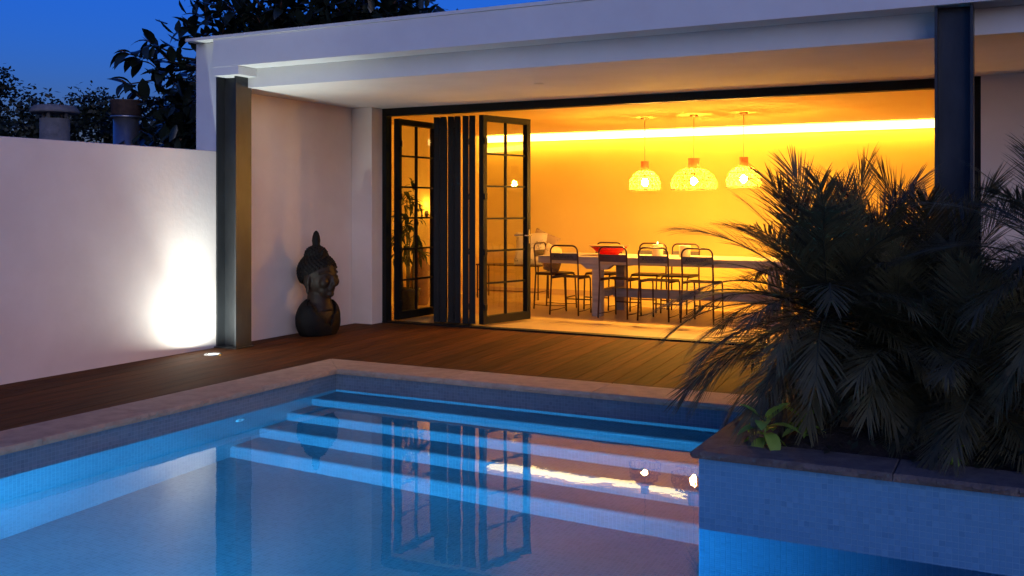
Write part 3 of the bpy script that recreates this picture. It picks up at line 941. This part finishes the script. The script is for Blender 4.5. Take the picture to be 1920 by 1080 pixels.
# candles
def candle(x, y, r, h, lit, lab):
    c = empty('candle', (x, y, .7605)); tag(c, lab, 'candle', 'thick candles on the table')
    MB().lathe([(r*.99, 0), (r, .006), (r, h-.008), (r*.97, h), (r*.9, h-.001), (r*.6, h-.01), (.0, h-.012)], 28, cap=False).build('wax', M['wax'], c)
    MB().tube([(0, 0, h-.014), (.001, 0, h+.008)], .0015, 6).build('wick', M['ink'], c)
    if lit: MB().lathe([(0, h+.004), (.007, h+.012), (.006, h+.022), (0, h+.038)], 12, cap=False).build('flame', M['flame'], c)
candle(-4.20, 12.24, .070, .155, True, 'thick cream candle with a flame, left of the two on the table')
candle(-3.83, 12.22, .072, .150, False, 'thick cream candle without a flame, right of the lit one')

# floor vase behind the bamboo
fv = MB().lathe([(.09, 0), (.10, .01), (.155, .22), (.17, .38), (.14, .54), (.075, .64), (.06, .72), (.085, .80), (.075, .80), (.05, .72), (.06, .62)], 28, cap=False)
o = fv.build('floor_vase', M['terracotta']); o.location = (-7.66, 12.0, 0.0)
tag(o, 'tall terracotta floor vase behind the bamboo, seen through the glass leaf', 'vase')

# leaf blade meshes
def blade(name, L, W, mat, fold=.25, curve=.3, seg=6, tipw=.0, peak=.45):
    vs_, fs = [], []
    for k in range(seg+1):
        t = k/seg
        w_ = W * (math.sin(math.pi * min(1, (t/peak)*.5 if t < peak else .5 + (t-peak)/(1-peak)*.5)))**.8
        if k == 0: w_ = W*.12
        x = L*t*math.cos(curve*t); z = -L*t*math.sin(curve*t)
        vs_ += [(x, -w_, z + fold*w_), (x, 0, z), (x, w_, z + fold*w_)]
    for k in range(seg):
        a = 3*k
        fs += [(a, a+1, a+4, a+3), (a+1, a+2, a+5, a+4)]
    me = MB().add(vs_, fs, True).mesh(name); me.materials.append(mat)
    return me

def orient(direction, roll=0.0):
    d = Vector(direction).normalized()
    q = d.to_track_quat('X', 'Z')
    return (q.to_matrix() @ Matrix.Rotation(roll, 3, 'X')).to_euler()

# bamboo in a pot
bb = empty('potted_bamboo', (-7.22, 10.98, 0))
tag(bb, 'tall leafy bamboo in a dark pot behind the first glass leaf', 'plant')
MB().lathe([(.12, 0), (.125, .005), (.165, .29), (.175, .30), (.175, .33), (.155, .33), (.15, .28), (.0, .27)], 24, cap=False).build('pot', M['pot'], bb)
lf = [blade('leaf', .20, .021, M['bamboo_leaf'], curve=c) for c in (.3, .7, 1.1)]
nl = 0
for k in range(6):
    a = k*1.1; x0, y0 = .08*math.cos(a), .08*math.sin(a)
    hgt = [1.72, 1.45, 1.60, 1.25, 1.5, 1.05][k]
    lean = (.05*math.cos(a), .05*math.sin(a))
    path = [(x0 + lean[0]*t, y0 + lean[1]*t, .26 + (hgt-.26)*t) for t in (0, .25, .5, .75, 1)]
    MB().tube(path, [.013, .012, .011, .009, .005], 7).build('culm', M['bamboo_culm'], bb)
    z = .62 + random.uniform(0, .15)
    while z < hgt + .02:
        t = (z-.26)/(hgt-.26)
        bx_, by_ = x0 + lean[0]*t, y0 + lean[1]*t
        az = random.uniform(0, 6.28)
        off = random.uniform(.04, .14)
        for q in range(6):
            if nl > 285: break
            dz = az + random.uniform(-1.1, 1.1)
            o = link('leaf', random.choice(lf), None, bb)
            o.location = (bx_ + off*math.cos(az), by_ + off*math.sin(az), z + random.uniform(-.02, .03))
            o.rotation_euler = orient((math.cos(dz), math.sin(dz), random.uniform(-.5, .75)), random.uniform(-.5, .5))
            s = random.uniform(.65, 1.1); o.scale = (s, s, s); nl += 1
        z += random.uniform(.10, .17)

# ================================================================== BUST STATUE
bu = empty('bust_statue', (-6.86, 8.68, 0), R(-6))
tag(bu, 'dark bronze bust with tall pointed topknot standing on the deck by the wall', 'statue')
def remeshed(mb, name, mat, voxel, smooth, parent, clip_floor=True):
    me = mb.mesh(name)
    o = bpy.data.objects.new('tmp', me); COL.objects.link(o)
    md = o.modifiers.new('r', 'REMESH'); md.mode = 'VOXEL'; md.voxel_size = voxel; md.use_smooth_shade = True
    if smooth:
        sm = o.modifiers.new('s', 'SMOOTH'); sm.iterations = smooth; sm.factor = .5
    bpy.context.view_layer.update()
    me2 = bpy.data.meshes.new_from_object(o.evaluated_get(bpy.context.evaluated_depsgraph_get()))
    bpy.data.objects.remove(o)
    me2.name = name; me2.materials.clear()
    if clip_floor:
        for v in me2.vertices:
            if v.co.z < 0: v.co.z = 0
    for p in me2.polygons: p.use_smooth = True
    return link(name, me2, mat, parent)
b = MB()
b.ell((-.01, 0, .165), (.175, .255, .235), 24, 14)      # chest and shoulders
b.ell((-.01, .16, .20), (.14, .11, .16)); b.ell((-.01, -.16, .20), (.14, .11, .16))
b.lathe([(.17, .28), (.135, .36), (.125, .46), (.125, .54)], 20, (.0, 0, 0))
b.ell((.005, 0, .640), (.200, .165, .235), 28, 18)     # head
b.ell((-.025, 0, .705), (.215, .192, .175), 28, 16)    # cranium
b.ell((.085, 0, .520), (.110, .110, .120), 20, 14)     # jaw
b.ell((.165, 0, .455), (.045, .045, .038))             # chin
b.ell((.205, 0, .590), (.030, .024, .070)); b.ell((.222, 0, .560), (.030, .034, .026))   # nose
for s in (-1, 1):
    b.ell((.150, s*.085, .585), (.055, .05, .06))      # cheek
    b.ell((.165, s*.072, .640), (.034, .045, .022))    # lowered lid
    for q in range(7):                                 # arched brow
        t = q/6; b.ell((.196 - .055*t*t, s*(.018 + .115*t), .665 + .030*math.sin(t*2.6)), (.016, .018, .010), 8, 6)
    b.ell((-.005, s*.180, .615), (.045, .022, .075)); b.ell((.0, s*.172, .520), (.025, .018, .070))   # ear and long lobe
b.ell((.196, 0, .522), (.026, .048, .013)); b.ell((.190, 0, .500), (.026, .040, .014))      # lips
remeshed(b, 'body', M['bronze_skin'], .010, 3, bu)
# hair of small curls
hb_ = MB()
hb_.ell((-.030, 0, .690), (.220, .198, .205), 24, 14)
hb_.ell((-.045, 0, .875), (.120, .118, .095), 20, 12)
cr = 0
for (c, r, zmin) in (((-.030, 0, .690), (.222, .200, .207), .60), ((-.045, 0, .875), (.122, .120, .097), .86)):
    npts = 420 if zmin < .7 else 110
    for k in range(npts):
        y_ = 1 - 2*(k+.5)/npts; rr = math.sqrt(1-y_*y_); an = k*2.39996
        n_ = Vector((rr*math.cos(an), rr*math.sin(an), y_))
        p = Vector((c[0]+r[0]*n_.x, c[1]+r[1]*n_.y, c[2]+r[2]*n_.z))
        hair_z = (.635 + .13*n_.x) if zmin < .7 else zmin
        if p.z > hair_z: hb_.ell(p, (.016, .016, .016), 8, 6)
hm_ = remeshed(hb_, 'hair', M['bronze'], .008, 1, bu, False)
bmx = bmesh.new(); bmx.from_mesh(hm_.data)
kill = [v for v in bmx.verts if v.co.z < .625 + .13*(v.co.x+.03)/.22]
bmesh.ops.delete(bmx, geom=kill, context='VERTS'); bmx.to_mesh(hm_.data); bmx.free()
# flame finial
fi = MB().lathe([(.046, .935), (.05, .96), (.044, .99), (.047, 1.03), (.040, 1.075), (.026, 1.115), (.010, 1.137), (.0, 1.14)], 16, (-.045, 0, 0), wob=lambda an, j: 1 + .09*math.sin(4*an + j*.8))
fi.build('finial', M['bronze'], bu)
# robe with a V neck
rb = MB(); vs_, fs = [], []
nu, nv = 48, 18
for j in range(nv+1):
    ph = R(-62) + R(124)*j/nv
    for k in range(nu):
        an = 2*math.pi*k/nu
        sx, sy = .190, .280
        x = -.01 + sx*math.cos(ph)**.8*math.cos(an); y = sy*math.cos(ph)**.8*math.sin(an); z = .170 + .245*math.sin(ph)
        fold = .005*math.sin(9*an + 14*z)
        vs_.append((x + fold*math.cos(an), y + fold*math.sin(an), max(z, .001)))
for j in range(nv):
    for k in range(nu):
        f = (j*nu+k, j*nu+(k+1) % nu, (j+1)*nu+(k+1) % nu, (j+1)*nu+k)
        cx = sum(vs_[i][0] for i in f)/4; cy_ = sum(vs_[i][1] for i in f)/4; cz = sum(vs_[i][2] for i in f)/4
        if cx > .0 and cz > .11 + abs(cy_ + .03)*1.35: continue
        fs.append(f)
rb.add(vs_, fs, True)
rob = rb.build('robe', M['bronze'], bu)
so = rob.modifiers.new('thickness', 'SOLIDIFY'); so.thickness = .012; so.offset = 0

# ================================================================== PLANTER
P = empty('planter', (0.6, 5.85, -.4))
tag(P, 'raised planter faced with blue mosaic tiles standing in the pool corner', 'planter')
PT = .165
MB().box(PLX, 3.2, PLY, 7.3, PF, PT).build('planter_body', M['grout'], P, True)
MB().box(PLX+.28, 3.1, PLY+.26, 7.2, PT+.002, PT+.012).build('soil', M['soil'], P, True)
# soil mounds
sm_ = MB(); vs_, fs = [], []
nx, ny = 60, 36
for i in range(nx+1):
    for j in range(ny+1):
        x = PLX+.29 + (3.08-PLX-.29)*i/nx; y = PLY+.27 + 2.4*j/ny
        e = min(i, nx-i, j, ny-j)
        h_ = (.02 + .05*(mnoise.noise((x*2.3, y*2.3, 0))+.5) + .02*mnoise.noise((x*9, y*9, 3))) * min(1, e/3)
        vs_.append((x, y, PT + .014 + max(0, h_)))
for i in range(nx):
    for j in range(ny):
        a = i*(ny+1)+j; fs.append((a, a+ny+1, a+ny+2, a+1))
sm_.add(vs_, fs, True).build('soil_mound', M['soil'], P, True)
px0 = [PLX-.03, -.52, .35, 1.25, 2.2, 3.2]
for k in range(5):
    a, b_ = px0[k], px0[k+1]
    first = k == 0
    poly = [(a+gp, PLY-.025), (b_-gp, PLY-.025), (b_-gp, PLY+.27), ((a+.30 if first else a+gp), PLY+.27)]
    coping(poly, mat='stone_grey', z0=PT+.001, z1=PT+.038, parent=P, rough_edges=(0,))
for (y0, y1) in ((PLY-.025, 5.9), (5.9, 7.0)):
    if y0 < 5: poly = [(px0[0], y0+.004), (px0[0]+.298, PLY+.272), (px0[0]+.298, y1-gp), (px0[0], y1-gp)]
    else: poly = [(px0[0], y0+gp), (px0[0]+.298, y0+gp), (px0[0]+.298, y1-gp), (px0[0], y1-gp)]
    coping(poly, mat='stone_grey', z0=PT+.001, z1=PT+.038, parent=P, rough_edges=(3,))
# mosaic tiles on the front and on the left side
def tile_mesh(t):
    s, e, d = .0122, .0010, .0016
    v = [(-s, 0, -s), (s, 0, -s), (s, 0, s), (-s, 0, s), (-s+e, -d, -s+e), (s-e, -d, -s+e), (s-e, -d, s-e), (-s+e, -d, s-e)]
    f = [(4, 5, 6, 7), (0, 1, 5, 4), (1, 2, 6, 5), (2, 3, 7, 6), (3, 0, 4, 7)]
    return v, f
v_, f_ = tile_mesh(0)
tme = MB().add(v_, f_).mesh('tile'); tme.materials.append(M['tile'])
pitch = .0265
cells = []
rows_n = int((PT - PF) / pitch)
for i in range(int((3.1-PLX)/pitch)):
    for j in range(rows_n):
        cells.append((PLX + pitch*(i+.5) + .002, PT - pitch*(j+.5)))
vis = [c for c in cells if c[1] > WZ+.004 and -.62 < c[0] < .02]
vis = sorted(vis, key=lambda c: -c[0])[:300]
vset = set(vis)
rest = MB()
for c in cells:
    dy = random.uniform(-.0006, .0004); rx, rz_ = random.uniform(-.02, .02), random.uniform(-.02, .02)
    if c in vset:
        o = link('tile', tme, None, P)
        o.location = Vector((c[0], PLY + dy, c[1])) - Vector(P.location); o.rotation_euler = (rx, random.uniform(-.01, .01), rz_)
    elif c[0] < 1.2 and c[1] > -.9:
        rest.add([(c[0]+x, PLY + dy + y + z*rx + x*rz_, c[1]+z) for (x, y, z) in v_], f_)
o = rest.build('mosaic_tiles', M['tile'], P, True); o['kind'] = 'stuff'
side = MB()
for i in range(int((PYB-PLY)/pitch)):
    for j in range(26):
        y = PLY + pitch*(i+.5); z = PT - pitch*(j+.5)
        side.add([(PLX + a[1] , y - a[0], z + a[2]) for a in v_], f_)
o = side.build('mosaic_tiles', M['tile'], P, True); o['kind'] = 'stuff'

# ================================================================== PALMS
def frond_mesh(elev, L, droop, seed, stalk=.10):
    rnd = random.Random(seed)
    n = 22
    pos = [Vector((0, 0, 0))]; tan = []
    sway = rnd.uniform(-.25, .25)
    for k in range(n):
        t = k/n
        th = elev - droop * t**1.25
        d = Vector((math.cos(th), sway*t, math.sin(th))).normalized()
        tan.append(d); pos.append(pos[-1] + d*L/n)
    tan.append(tan[-1])
    mb = MB()
    mb.tube(pos, [.0065*(1-.85*k/n) + .0008 for k in range(n+1)], 5)
    nr = len(mb.f)
    NL = 62
    for s in (-1, 1):
        for q in range(NL):
            t = stalk + (1-stalk)*(q + rnd.uniform(-.3, .3))/(NL-1)
            t = min(.999, max(stalk*.8, t))
            k = t*n; i = int(k); fr_ = k-i
            p = pos[i].lerp(pos[i+1], fr_); tg = tan[i]
            sd = Vector((0, 1, 0)) * s
            sd = (sd - tg*sd.dot(tg)).normalized()
            up = tg.cross(sd)*s
            if up.z < 0 and abs(elev) < 1.4: up = -up
            a = R(62) - R(46)*t + rnd.uniform(-.12, .12)
            rise = R(26)*(1-t) + rnd.uniform(-.15, .2)
            d = (tg*math.cos(a) + sd*math.sin(a)*math.cos(rise) + up*math.sin(a)*math.sin(rise)).normalized()
            ln = L * (1.18 if elev > R(60) else 1.0) * (.18 + .17*math.sin(math.pi*min(1, (t*.86+.12)))) * rnd.uniform(.85, 1.1)
            wd = .0038 * rnd.uniform(.8, 1.15)
            g = rnd.uniform(.10, .42)
            pts_, dd = [p], d
            for m in range(4):
                dd = (dd + Vector((0, 0, -g*.22))).normalized()
                pts_.append(pts_[-1] + dd*ln/4)
            nrm = up
            vs_, fs = [], []
            for m, w_ in enumerate((.55, 1.0, .95, .65)):
                wv = dd.cross(nrm)
                if wv.length < 1e-4: wv = sd
                wv = wv.normalized()*wd*w_
                vs_ += [pts_[m]-wv, pts_[m]+wv]
            vs_.append(pts_[4])
            fs = [(0, 1, 3, 2), (2, 3, 5, 4), (4, 5, 7, 6), (6, 7, 8)]
            mb.add(vs_, fs, True)
    me = mb.mesh('frond')
    me.materials.append(M['palm_leaf']); me.materials.append(M['palm_rachis'])
    for i in range(nr): me.polygons[i].material_index = 1
    return me
FR = {}
M['palm_dead'] = surf('dry_palm_leaf', (0.15, 0.10, 0.055), (0.08, 0.055, 0.03), rough=0.8, scale=8, bump=0, objrand=0.3)
classes = [(82, 12, .82), (66, 26, .92), (50, 44, .98), (32, 56, 1.0), (13, 60, 1.0), (-9, 50, .95), (-28, 42, .85)]
for ci, (e, d, L) in enumerate(classes):
    for sd in range(3):
        FR[(ci, sd)] = frond_mesh(R(e + random.uniform(-6, 6)), L * random.uniform(.92, 1.05), R(d * random.uniform(.85, 1.15)), ci*10+sd)
for sd in range(2):
    me_ = frond_mesh(R(-30), .8, R(55), 90 + sd)
    me_.materials[0] = M['palm_dead']; me_.materials[1] = M['palm_dead']
    FR[('dead', sd)] = me_
def palm(x, y, zc, counts, scale, lab, seed, lean=(0, 0)):
    rnd = random.Random(seed)
    p = empty('date_palm', (x, y, PT+.02))
    tag(p, lab, 'palm', 'pygmy date palms in the planter')
    h_ = zc - PT - .02
    path = [(lean[0]*t*t, lean[1]*t*t, -.02 + (h_+.02)*t) for t in (0, .2, .4, .6, .8, 1)]
    tr = MB().tube(path, [.085, .062, .058, .060, .064, .05], 12)
    tr.build('trunk', M['palm_trunk'], p)
    st = MB()
    for k in range(46):
        t = (k+.5)/46; an = k*2.39996
        c = Vector((lean[0]*t*t, lean[1]*t*t, h_*t))
        r0 = Vector((math.cos(an), math.sin(an), 0))*.052
        st.tube([c + r0*.8, c + r0*1.35 + Vector((0, 0, .028)), c + r0*1.5 + Vector((0, 0, .06))], [.018, .012, .004], 5)
    o = st.build('leaf_scars', M['palm_trunk'], p); o['kind'] = 'stuff'
    off = rnd.uniform(0, 6)
    for ci, cnt in enumerate(counts):
        for k in range(cnt):
            an = off + 2*math.pi*(k + rnd.uniform(-.3, .3))/cnt
            o = link('frond', FR[(ci, rnd.randrange(3))], None, p)
            o.location = (lean[0] + .025*math.cos(an), lean[1] + .025*math.sin(an), h_ - .05 + .05*(1-ci/6))
            o.rotation_euler = (rnd.uniform(-.1, .1), rnd.uniform(-.1, .1), an)
            s = scale * rnd.uniform(.85, 1.12); o.scale = (s, s, s)
        off += 1.7
    for k in range(4):
        an = off + k*1.7
        o = link('dry_frond', FR[('dead', k % 2)], None, p)
        o.location = (lean[0] + .03*math.cos(an), lean[1] + .03*math.sin(an), h_ - .10)
        o.rotation_euler = (0, rnd.uniform(-.1, .25), an)
        s = scale * rnd.uniform(.7, .9); o.scale = (s, s, s)
palm(-.98, 5.86, .80, (5, 8, 12, 14, 14, 12, 9), .95, 'large bushy date palm at the left of the planter, fronds over the pool edge', 1)
palm(-.48, 6.35, .74, (3, 7, 10, 12, 12, 10, 6), .95, 'date palm in front of the dark right steel post', 2)
palm(-.62, 5.78, .60, (2, 5, 9, 11, 11, 9, 5), .80, 'low date palm between the large left palm and the right palms', 6)
palm(.24, 5.60, 1.06, (2, 5, 7, 9, 9, 8, 6), .80, 'taller date palm at the right edge of the picture', 3)
palm(-.18, 5.52, .52, (2, 5, 8, 10, 10, 9, 5), .78, 'low date palm hanging over the planter front at right', 4)

# seedlings
sl = [blade('leaf', .125, .026, M['seedling'], curve=c, fold=.3, peak=.55) for c in (.2, .6, 1.0)]
def seedling(x, y, n, s, lab, mats=None):
    p = empty('seedling', (x, y, PT+.025)); tag(p, lab, 'small plant')
    MB().tube([(0, 0, -.02), (.004, .002, .05*s), (.0, .004, .10*s)], [.006, .005, .003], 6).build('stem', M['seedling'], p)
    for k in range(n):
        an = k*2.39996 + x*7; e = .75 - 1.0*(1-k/n)
        o = link('leaf', sl[0 if k > n*.7 else random.choice((1, 2))], None, p)
        o.location = (.004, .003, (.03 + .07*k/n)*s)
        o.rotation_euler = orient((math.cos(an), math.sin(an), e + .35), random.uniform(-.2, .2))
        q = s*random.uniform(.8, 1.1); o.scale = (q, q, q)
seedling(-1.16, 5.02, 12, 1.45, 'bright green broad-leaved seedling on the planter edge')
seedling(-1.02, 5.26, 8, 1.1, 'smaller green sprig behind the bright seedling in the planter')
seedling(-.30, 5.05, 7, .7, 'small pale green plant glimpsed under the right palm fronds')

# dark ground cover in the planter
gc = MB()
rnd = random.Random(5)
for k in range(2600):
    x = rnd.uniform(-1.02, 1.4); y = rnd.uniform(PLY+.22, 7.0)
    if x < -.55 and rnd.random() < .75: continue
    an = rnd.uniform(0, 6.28); e = rnd.uniform(-.2, .9); L = rnd.uniform(.03, .07); wv = L*.28
    d = Vector((math.cos(an), math.sin(an), e)).normalized(); s_ = Vector((-math.sin(an), math.cos(an), 0))
    b0 = Vector((x, y, PT + .03 + rnd.random()**2*.16))
    gc.add([b0, b0 + d*L*.5 + s_*wv, b0 + d*L, b0 + d*L*.5 - s_*wv], [(0, 1, 2, 3)])
tag(gc.build('ground_cover', M['hedge']), 'low dark leafy ground cover under the palms', 'ground cover', kind='stuff')

# ================================================================== BEYOND THE WALL
def vent(x, y, z, r, capr, lab, kind):
    v = empty('roof_vent', (x, y, -.07)); tag(v, lab, 'vent pipe')
    z += .07
    if kind == 0:
        MB().lathe([(r, 0), (r, z-.13), (r*.98, z-.13)], 28).build('pipe', M['concrete'], v)
        for k in range(4):
            a = k*math.pi/2 + .4
            MB().box(-.015, .015, -.01, .01, z-.14, z-.075).build('strut', M['concrete'], v).location = (r*.85*math.cos(a), r*.85*math.sin(a), 0)
        MB().lathe([(capr*.97, z-.075), (capr, z-.070), (capr, z-.052), (capr*.86, z-.010), (capr*.80, z), (0, z+.004)], 28).build('cap', M['concrete'], v)
    else:
        MB().lathe([(r, 0), (r, z-.19)], 28).build('pipe', M['zinc'], v)
        MB().lathe([(r*1.18, z-.195), (r*1.24, z-.19), (r*1.24, z-.175), (r*1.02, z-.17)], 28).build('collar', M['zinc'], v)
        MB().lathe([(r*1.16, z-.165), (r*1.20, z-.02), (r*1.30, z-.012), (r*1.30, z), (0, z+.004)], 28).build('cowl', M['rust'], v)
vent(-8.69, 6.77, 2.42, .142, .235, 'squat grey vent pipe with flat round cap behind the garden wall', 0)
vent(-8.85, 7.81, 2.58, .138, .17, 'shiny metal vent pipe with rusty cowl behind the garden wall', 1)

# rubber tree leaning over the roof
ft = empty('rubber_tree', (-9.0, 9.0, -.07))
tag(ft, 'dark rubber tree with big glossy leaves rising behind the house end', 'tree')
rnd = random.Random(11)
fl_ = [blade('leaf', .27, .062, M['ficus'], curve=c, fold=.22, peak=.5, seg=6) for c in (.15, .5, .9)]
rosettes = []
# left lobe silhouettes and the crown above the roof
for (x, y, z) in ((-8.95, 7.95, 3.12), (-8.62, 7.95, 3.22), (-8.95, 7.92, 2.78), (-8.6, 8.0, 2.95), (-8.45, 8.05, 3.02), (-8.8, 8.0, 2.6), (-8.55, 8.0, 2.55), (-8.4, 8.15, 2.7), (-8.45, 8.1, 2.3), (-8.75, 7.95, 2.25),
                  (-8.35, 8.25, 3.42), (-8.15, 8.3, 3.55), (-7.9, 8.5, 3.6), (-8.05, 8.45, 3.35), (-7.7, 8.7, 3.45), (-7.5, 8.8, 3.65), (-7.3, 9.0, 3.5), (-7.0, 9.3, 3.62), (-6.9, 9.5, 3.5), (-6.6, 9.7, 3.72), (-6.45, 10.0, 3.6),
                  (-7.6, 9.0, 3.8), (-7.1, 9.2, 3.9), (-6.7, 9.9, 3.85), (-6.35, 10.2, 3.72), (-7.95, 8.7, 3.95), (-8.3, 8.4, 3.85), (-7.4, 9.4, 3.35), (-6.95, 9.8, 3.4), (-7.8, 8.9, 3.3), (-6.6, 10.1, 3.4), (-8.6, 8.5, 2.0), (-6.22, 10.35, 3.5)):
    rosettes.append(Vector((x, y, z)))
cen = Vector((-8.7, 8.9, 2.2))
base = Vector((-9.0, 9.0, 0))
ftl = Vector(ft.location)
MB().tube([base-ftl+Vector((0,0,-.07)), Vector((-8.95, 8.95, 1.2))-ftl, Vector((-8.8, 8.8, 2.2))-ftl, Vector((-8.5, 8.75, 3.1))-ftl, Vector((-7.8, 9.1, 3.6))-ftl, Vector((-6.9, 9.8, 3.65))-ftl], [.14, .11, .085, .06, .045, .02], 10).build('trunk', M['bark'], ft)
spine = [Vector((-8.8, 8.8, 2.2)), Vector((-8.5, 8.75, 3.1)), Vector((-7.8, 9.1, 3.6)), Vector((-6.9, 9.8, 3.65))]
cnt = 0
for r_ in rosettes:
    a = min(spine, key=lambda s: (s - r_).length)
    mid = (a + r_)/2 + Vector((0, 0, -.05))
    MB().tube([a-ftl, mid-ftl, r_-ftl], [.022, .014, .008], 6).build('branch', M['bark'], ft)
    out = (r_ - a); out.z = abs(out.z)*.5 + .35; out.normalize()
    bd = MB().tube([r_-ftl, r_-ftl+out*.06, r_-ftl+out*.14], [.006, .005, .001], 5).build('bud', M['ficus_bud'], ft)
    e1 = out.cross(Vector((.3, .9, .1))).normalized(); e2 = out.cross(e1)
    for k in range(9):
        an = k*2.39996 + rnd.uniform(-.3, .3)
        op = .45 + .13*k
        d = out*math.cos(op) + (e1*math.cos(an) + e2*math.sin(an))*math.sin(op)
        o = link('leaf', rnd.choice(fl_), None, ft)
        o.location = r_ - ftl - out*(.018*k)
        o.rotation_euler = orient(d, rnd.uniform(-.4, .4))
        s = rnd.uniform(.75, 1.1); o.scale = (s, s, s)
        cnt += 1
# dense inner foliage
inner = MB()
def addleaf(mb, p, d, L, W):
    s_ = d.cross(Vector((rnd.uniform(-.4, .4), rnd.uniform(-.4, .4), 1))).normalized()*W
    n_ = d.cross(s_).normalized()*W*.3
    mb.add([p, p + d*L*.3 + s_*.85 + n_, p + d*L*.3, p + d*L*.3 - s_*.85 + n_, p + d*L*.65 + s_*.8 + n_, p + d*L*.65, p + d*L*.65 - s_*.8 + n_, p + d*L],
           [(0, 2, 1), (0, 3, 2), (1, 2, 5, 4), (2, 3, 6, 5), (4, 5, 7), (5, 6, 7)], True)
for k in range(2300):
    if k % 3 == 0:
        c, rr = Vector((-8.55, 8.45, 2.2)), Vector((.38, .5, .75))
    else:
        t = rnd.random()
        c = Vector((-8.3, 8.75, 3.45)).lerp(Vector((-6.55, 10.2, 3.75)), t); rr = Vector((.3, .55, .42))
    p = c + Vector((rnd.gauss(0, .55)*rr.x, rnd.gauss(0, .55)*rr.y, rnd.gauss(0, .6)*rr.z))
    if p.x > -7.55 and p.z < 3.2: p.z = 3.2 + rnd.random()*.3
    d = Vector((rnd.uniform(-1, 1), rnd.uniform(-1, 1), rnd.uniform(-.35, 1))).normalized()
    addleaf(inner, p - ftl, d, rnd.uniform(.16, .26), rnd.uniform(.035, .055))
o = inner.build('crown', M['ficus'], ft); o['kind'] = 'stuff'

# darker small-leaved trees further off
def bush(x, y, top, rx, ry, n, leaf, seed, lab):
    rnd = random.Random(seed)
    t = empty('garden_tree', (x, y, -.07)); tag(t, lab, 'tree', 'trees beyond the garden wall')
    MB().tube([(0, 0, 0), (.1, 0, top*.3), (0, .1, top*.6)], [.16, .12, .05], 8).build('trunk', M['bark'], t)
    cr = MB()
    cl = []
    for k in range(46):
        u, v_ = rnd.uniform(-1, 1), rnd.uniform(-1, 1)
        hh = top * (1 - .32*(u*u) - .15*v_*v_)
        zz = rnd.uniform(.18, 1)**.55 * hh
        cl.append((u*rx, v_*ry, zz - .25, rnd.uniform(.28, .6)))
    for k in range(n):
        c = cl[rnd.randrange(len(cl))]
        d = Vector((rnd.gauss(0, 1), rnd.gauss(0, 1), rnd.gauss(0, 1))).normalized()
        p = Vector(c[:3]) + d * c[3] * rnd.random()**.4
        a = Vector((rnd.gauss(0, 1), rnd.gauss(0, 1), rnd.gauss(0, .6))).normalized()
        b_ = a.cross(d + Vector((.01, .02, .03))).normalized()
        L = leaf*rnd.uniform(.7, 1.3)
        cr.add([p, p + a*L*.5 + b_*L*.3, p + a*L, p + a*L*.5 - b_*L*.3], [(0, 1, 2, 3)])
    cr.build('crown', M['hedge'], t)['kind'] = 'stuff'
bush(-17.2, 10.6, 4.35, 2.6, 1.6, 22000, .095, 1, 'tall dark tree at the far left edge behind the garden wall')
bush(-15.3, 13.2, 4.05, 2.2, 1.6, 20000, .095, 2, 'dark tree between the two vent pipes beyond the wall')
bush(-13.4, 15.2, 4.5, 2.2, 1.6, 20000, .095, 3, 'dark tree behind the metal vent pipe beside the rubber tree')
bush(-20.5, 8.5, 4.9, 2.4, 1.8, 18000, .10, 4, 'dark tree at the outermost left beyond the wall')
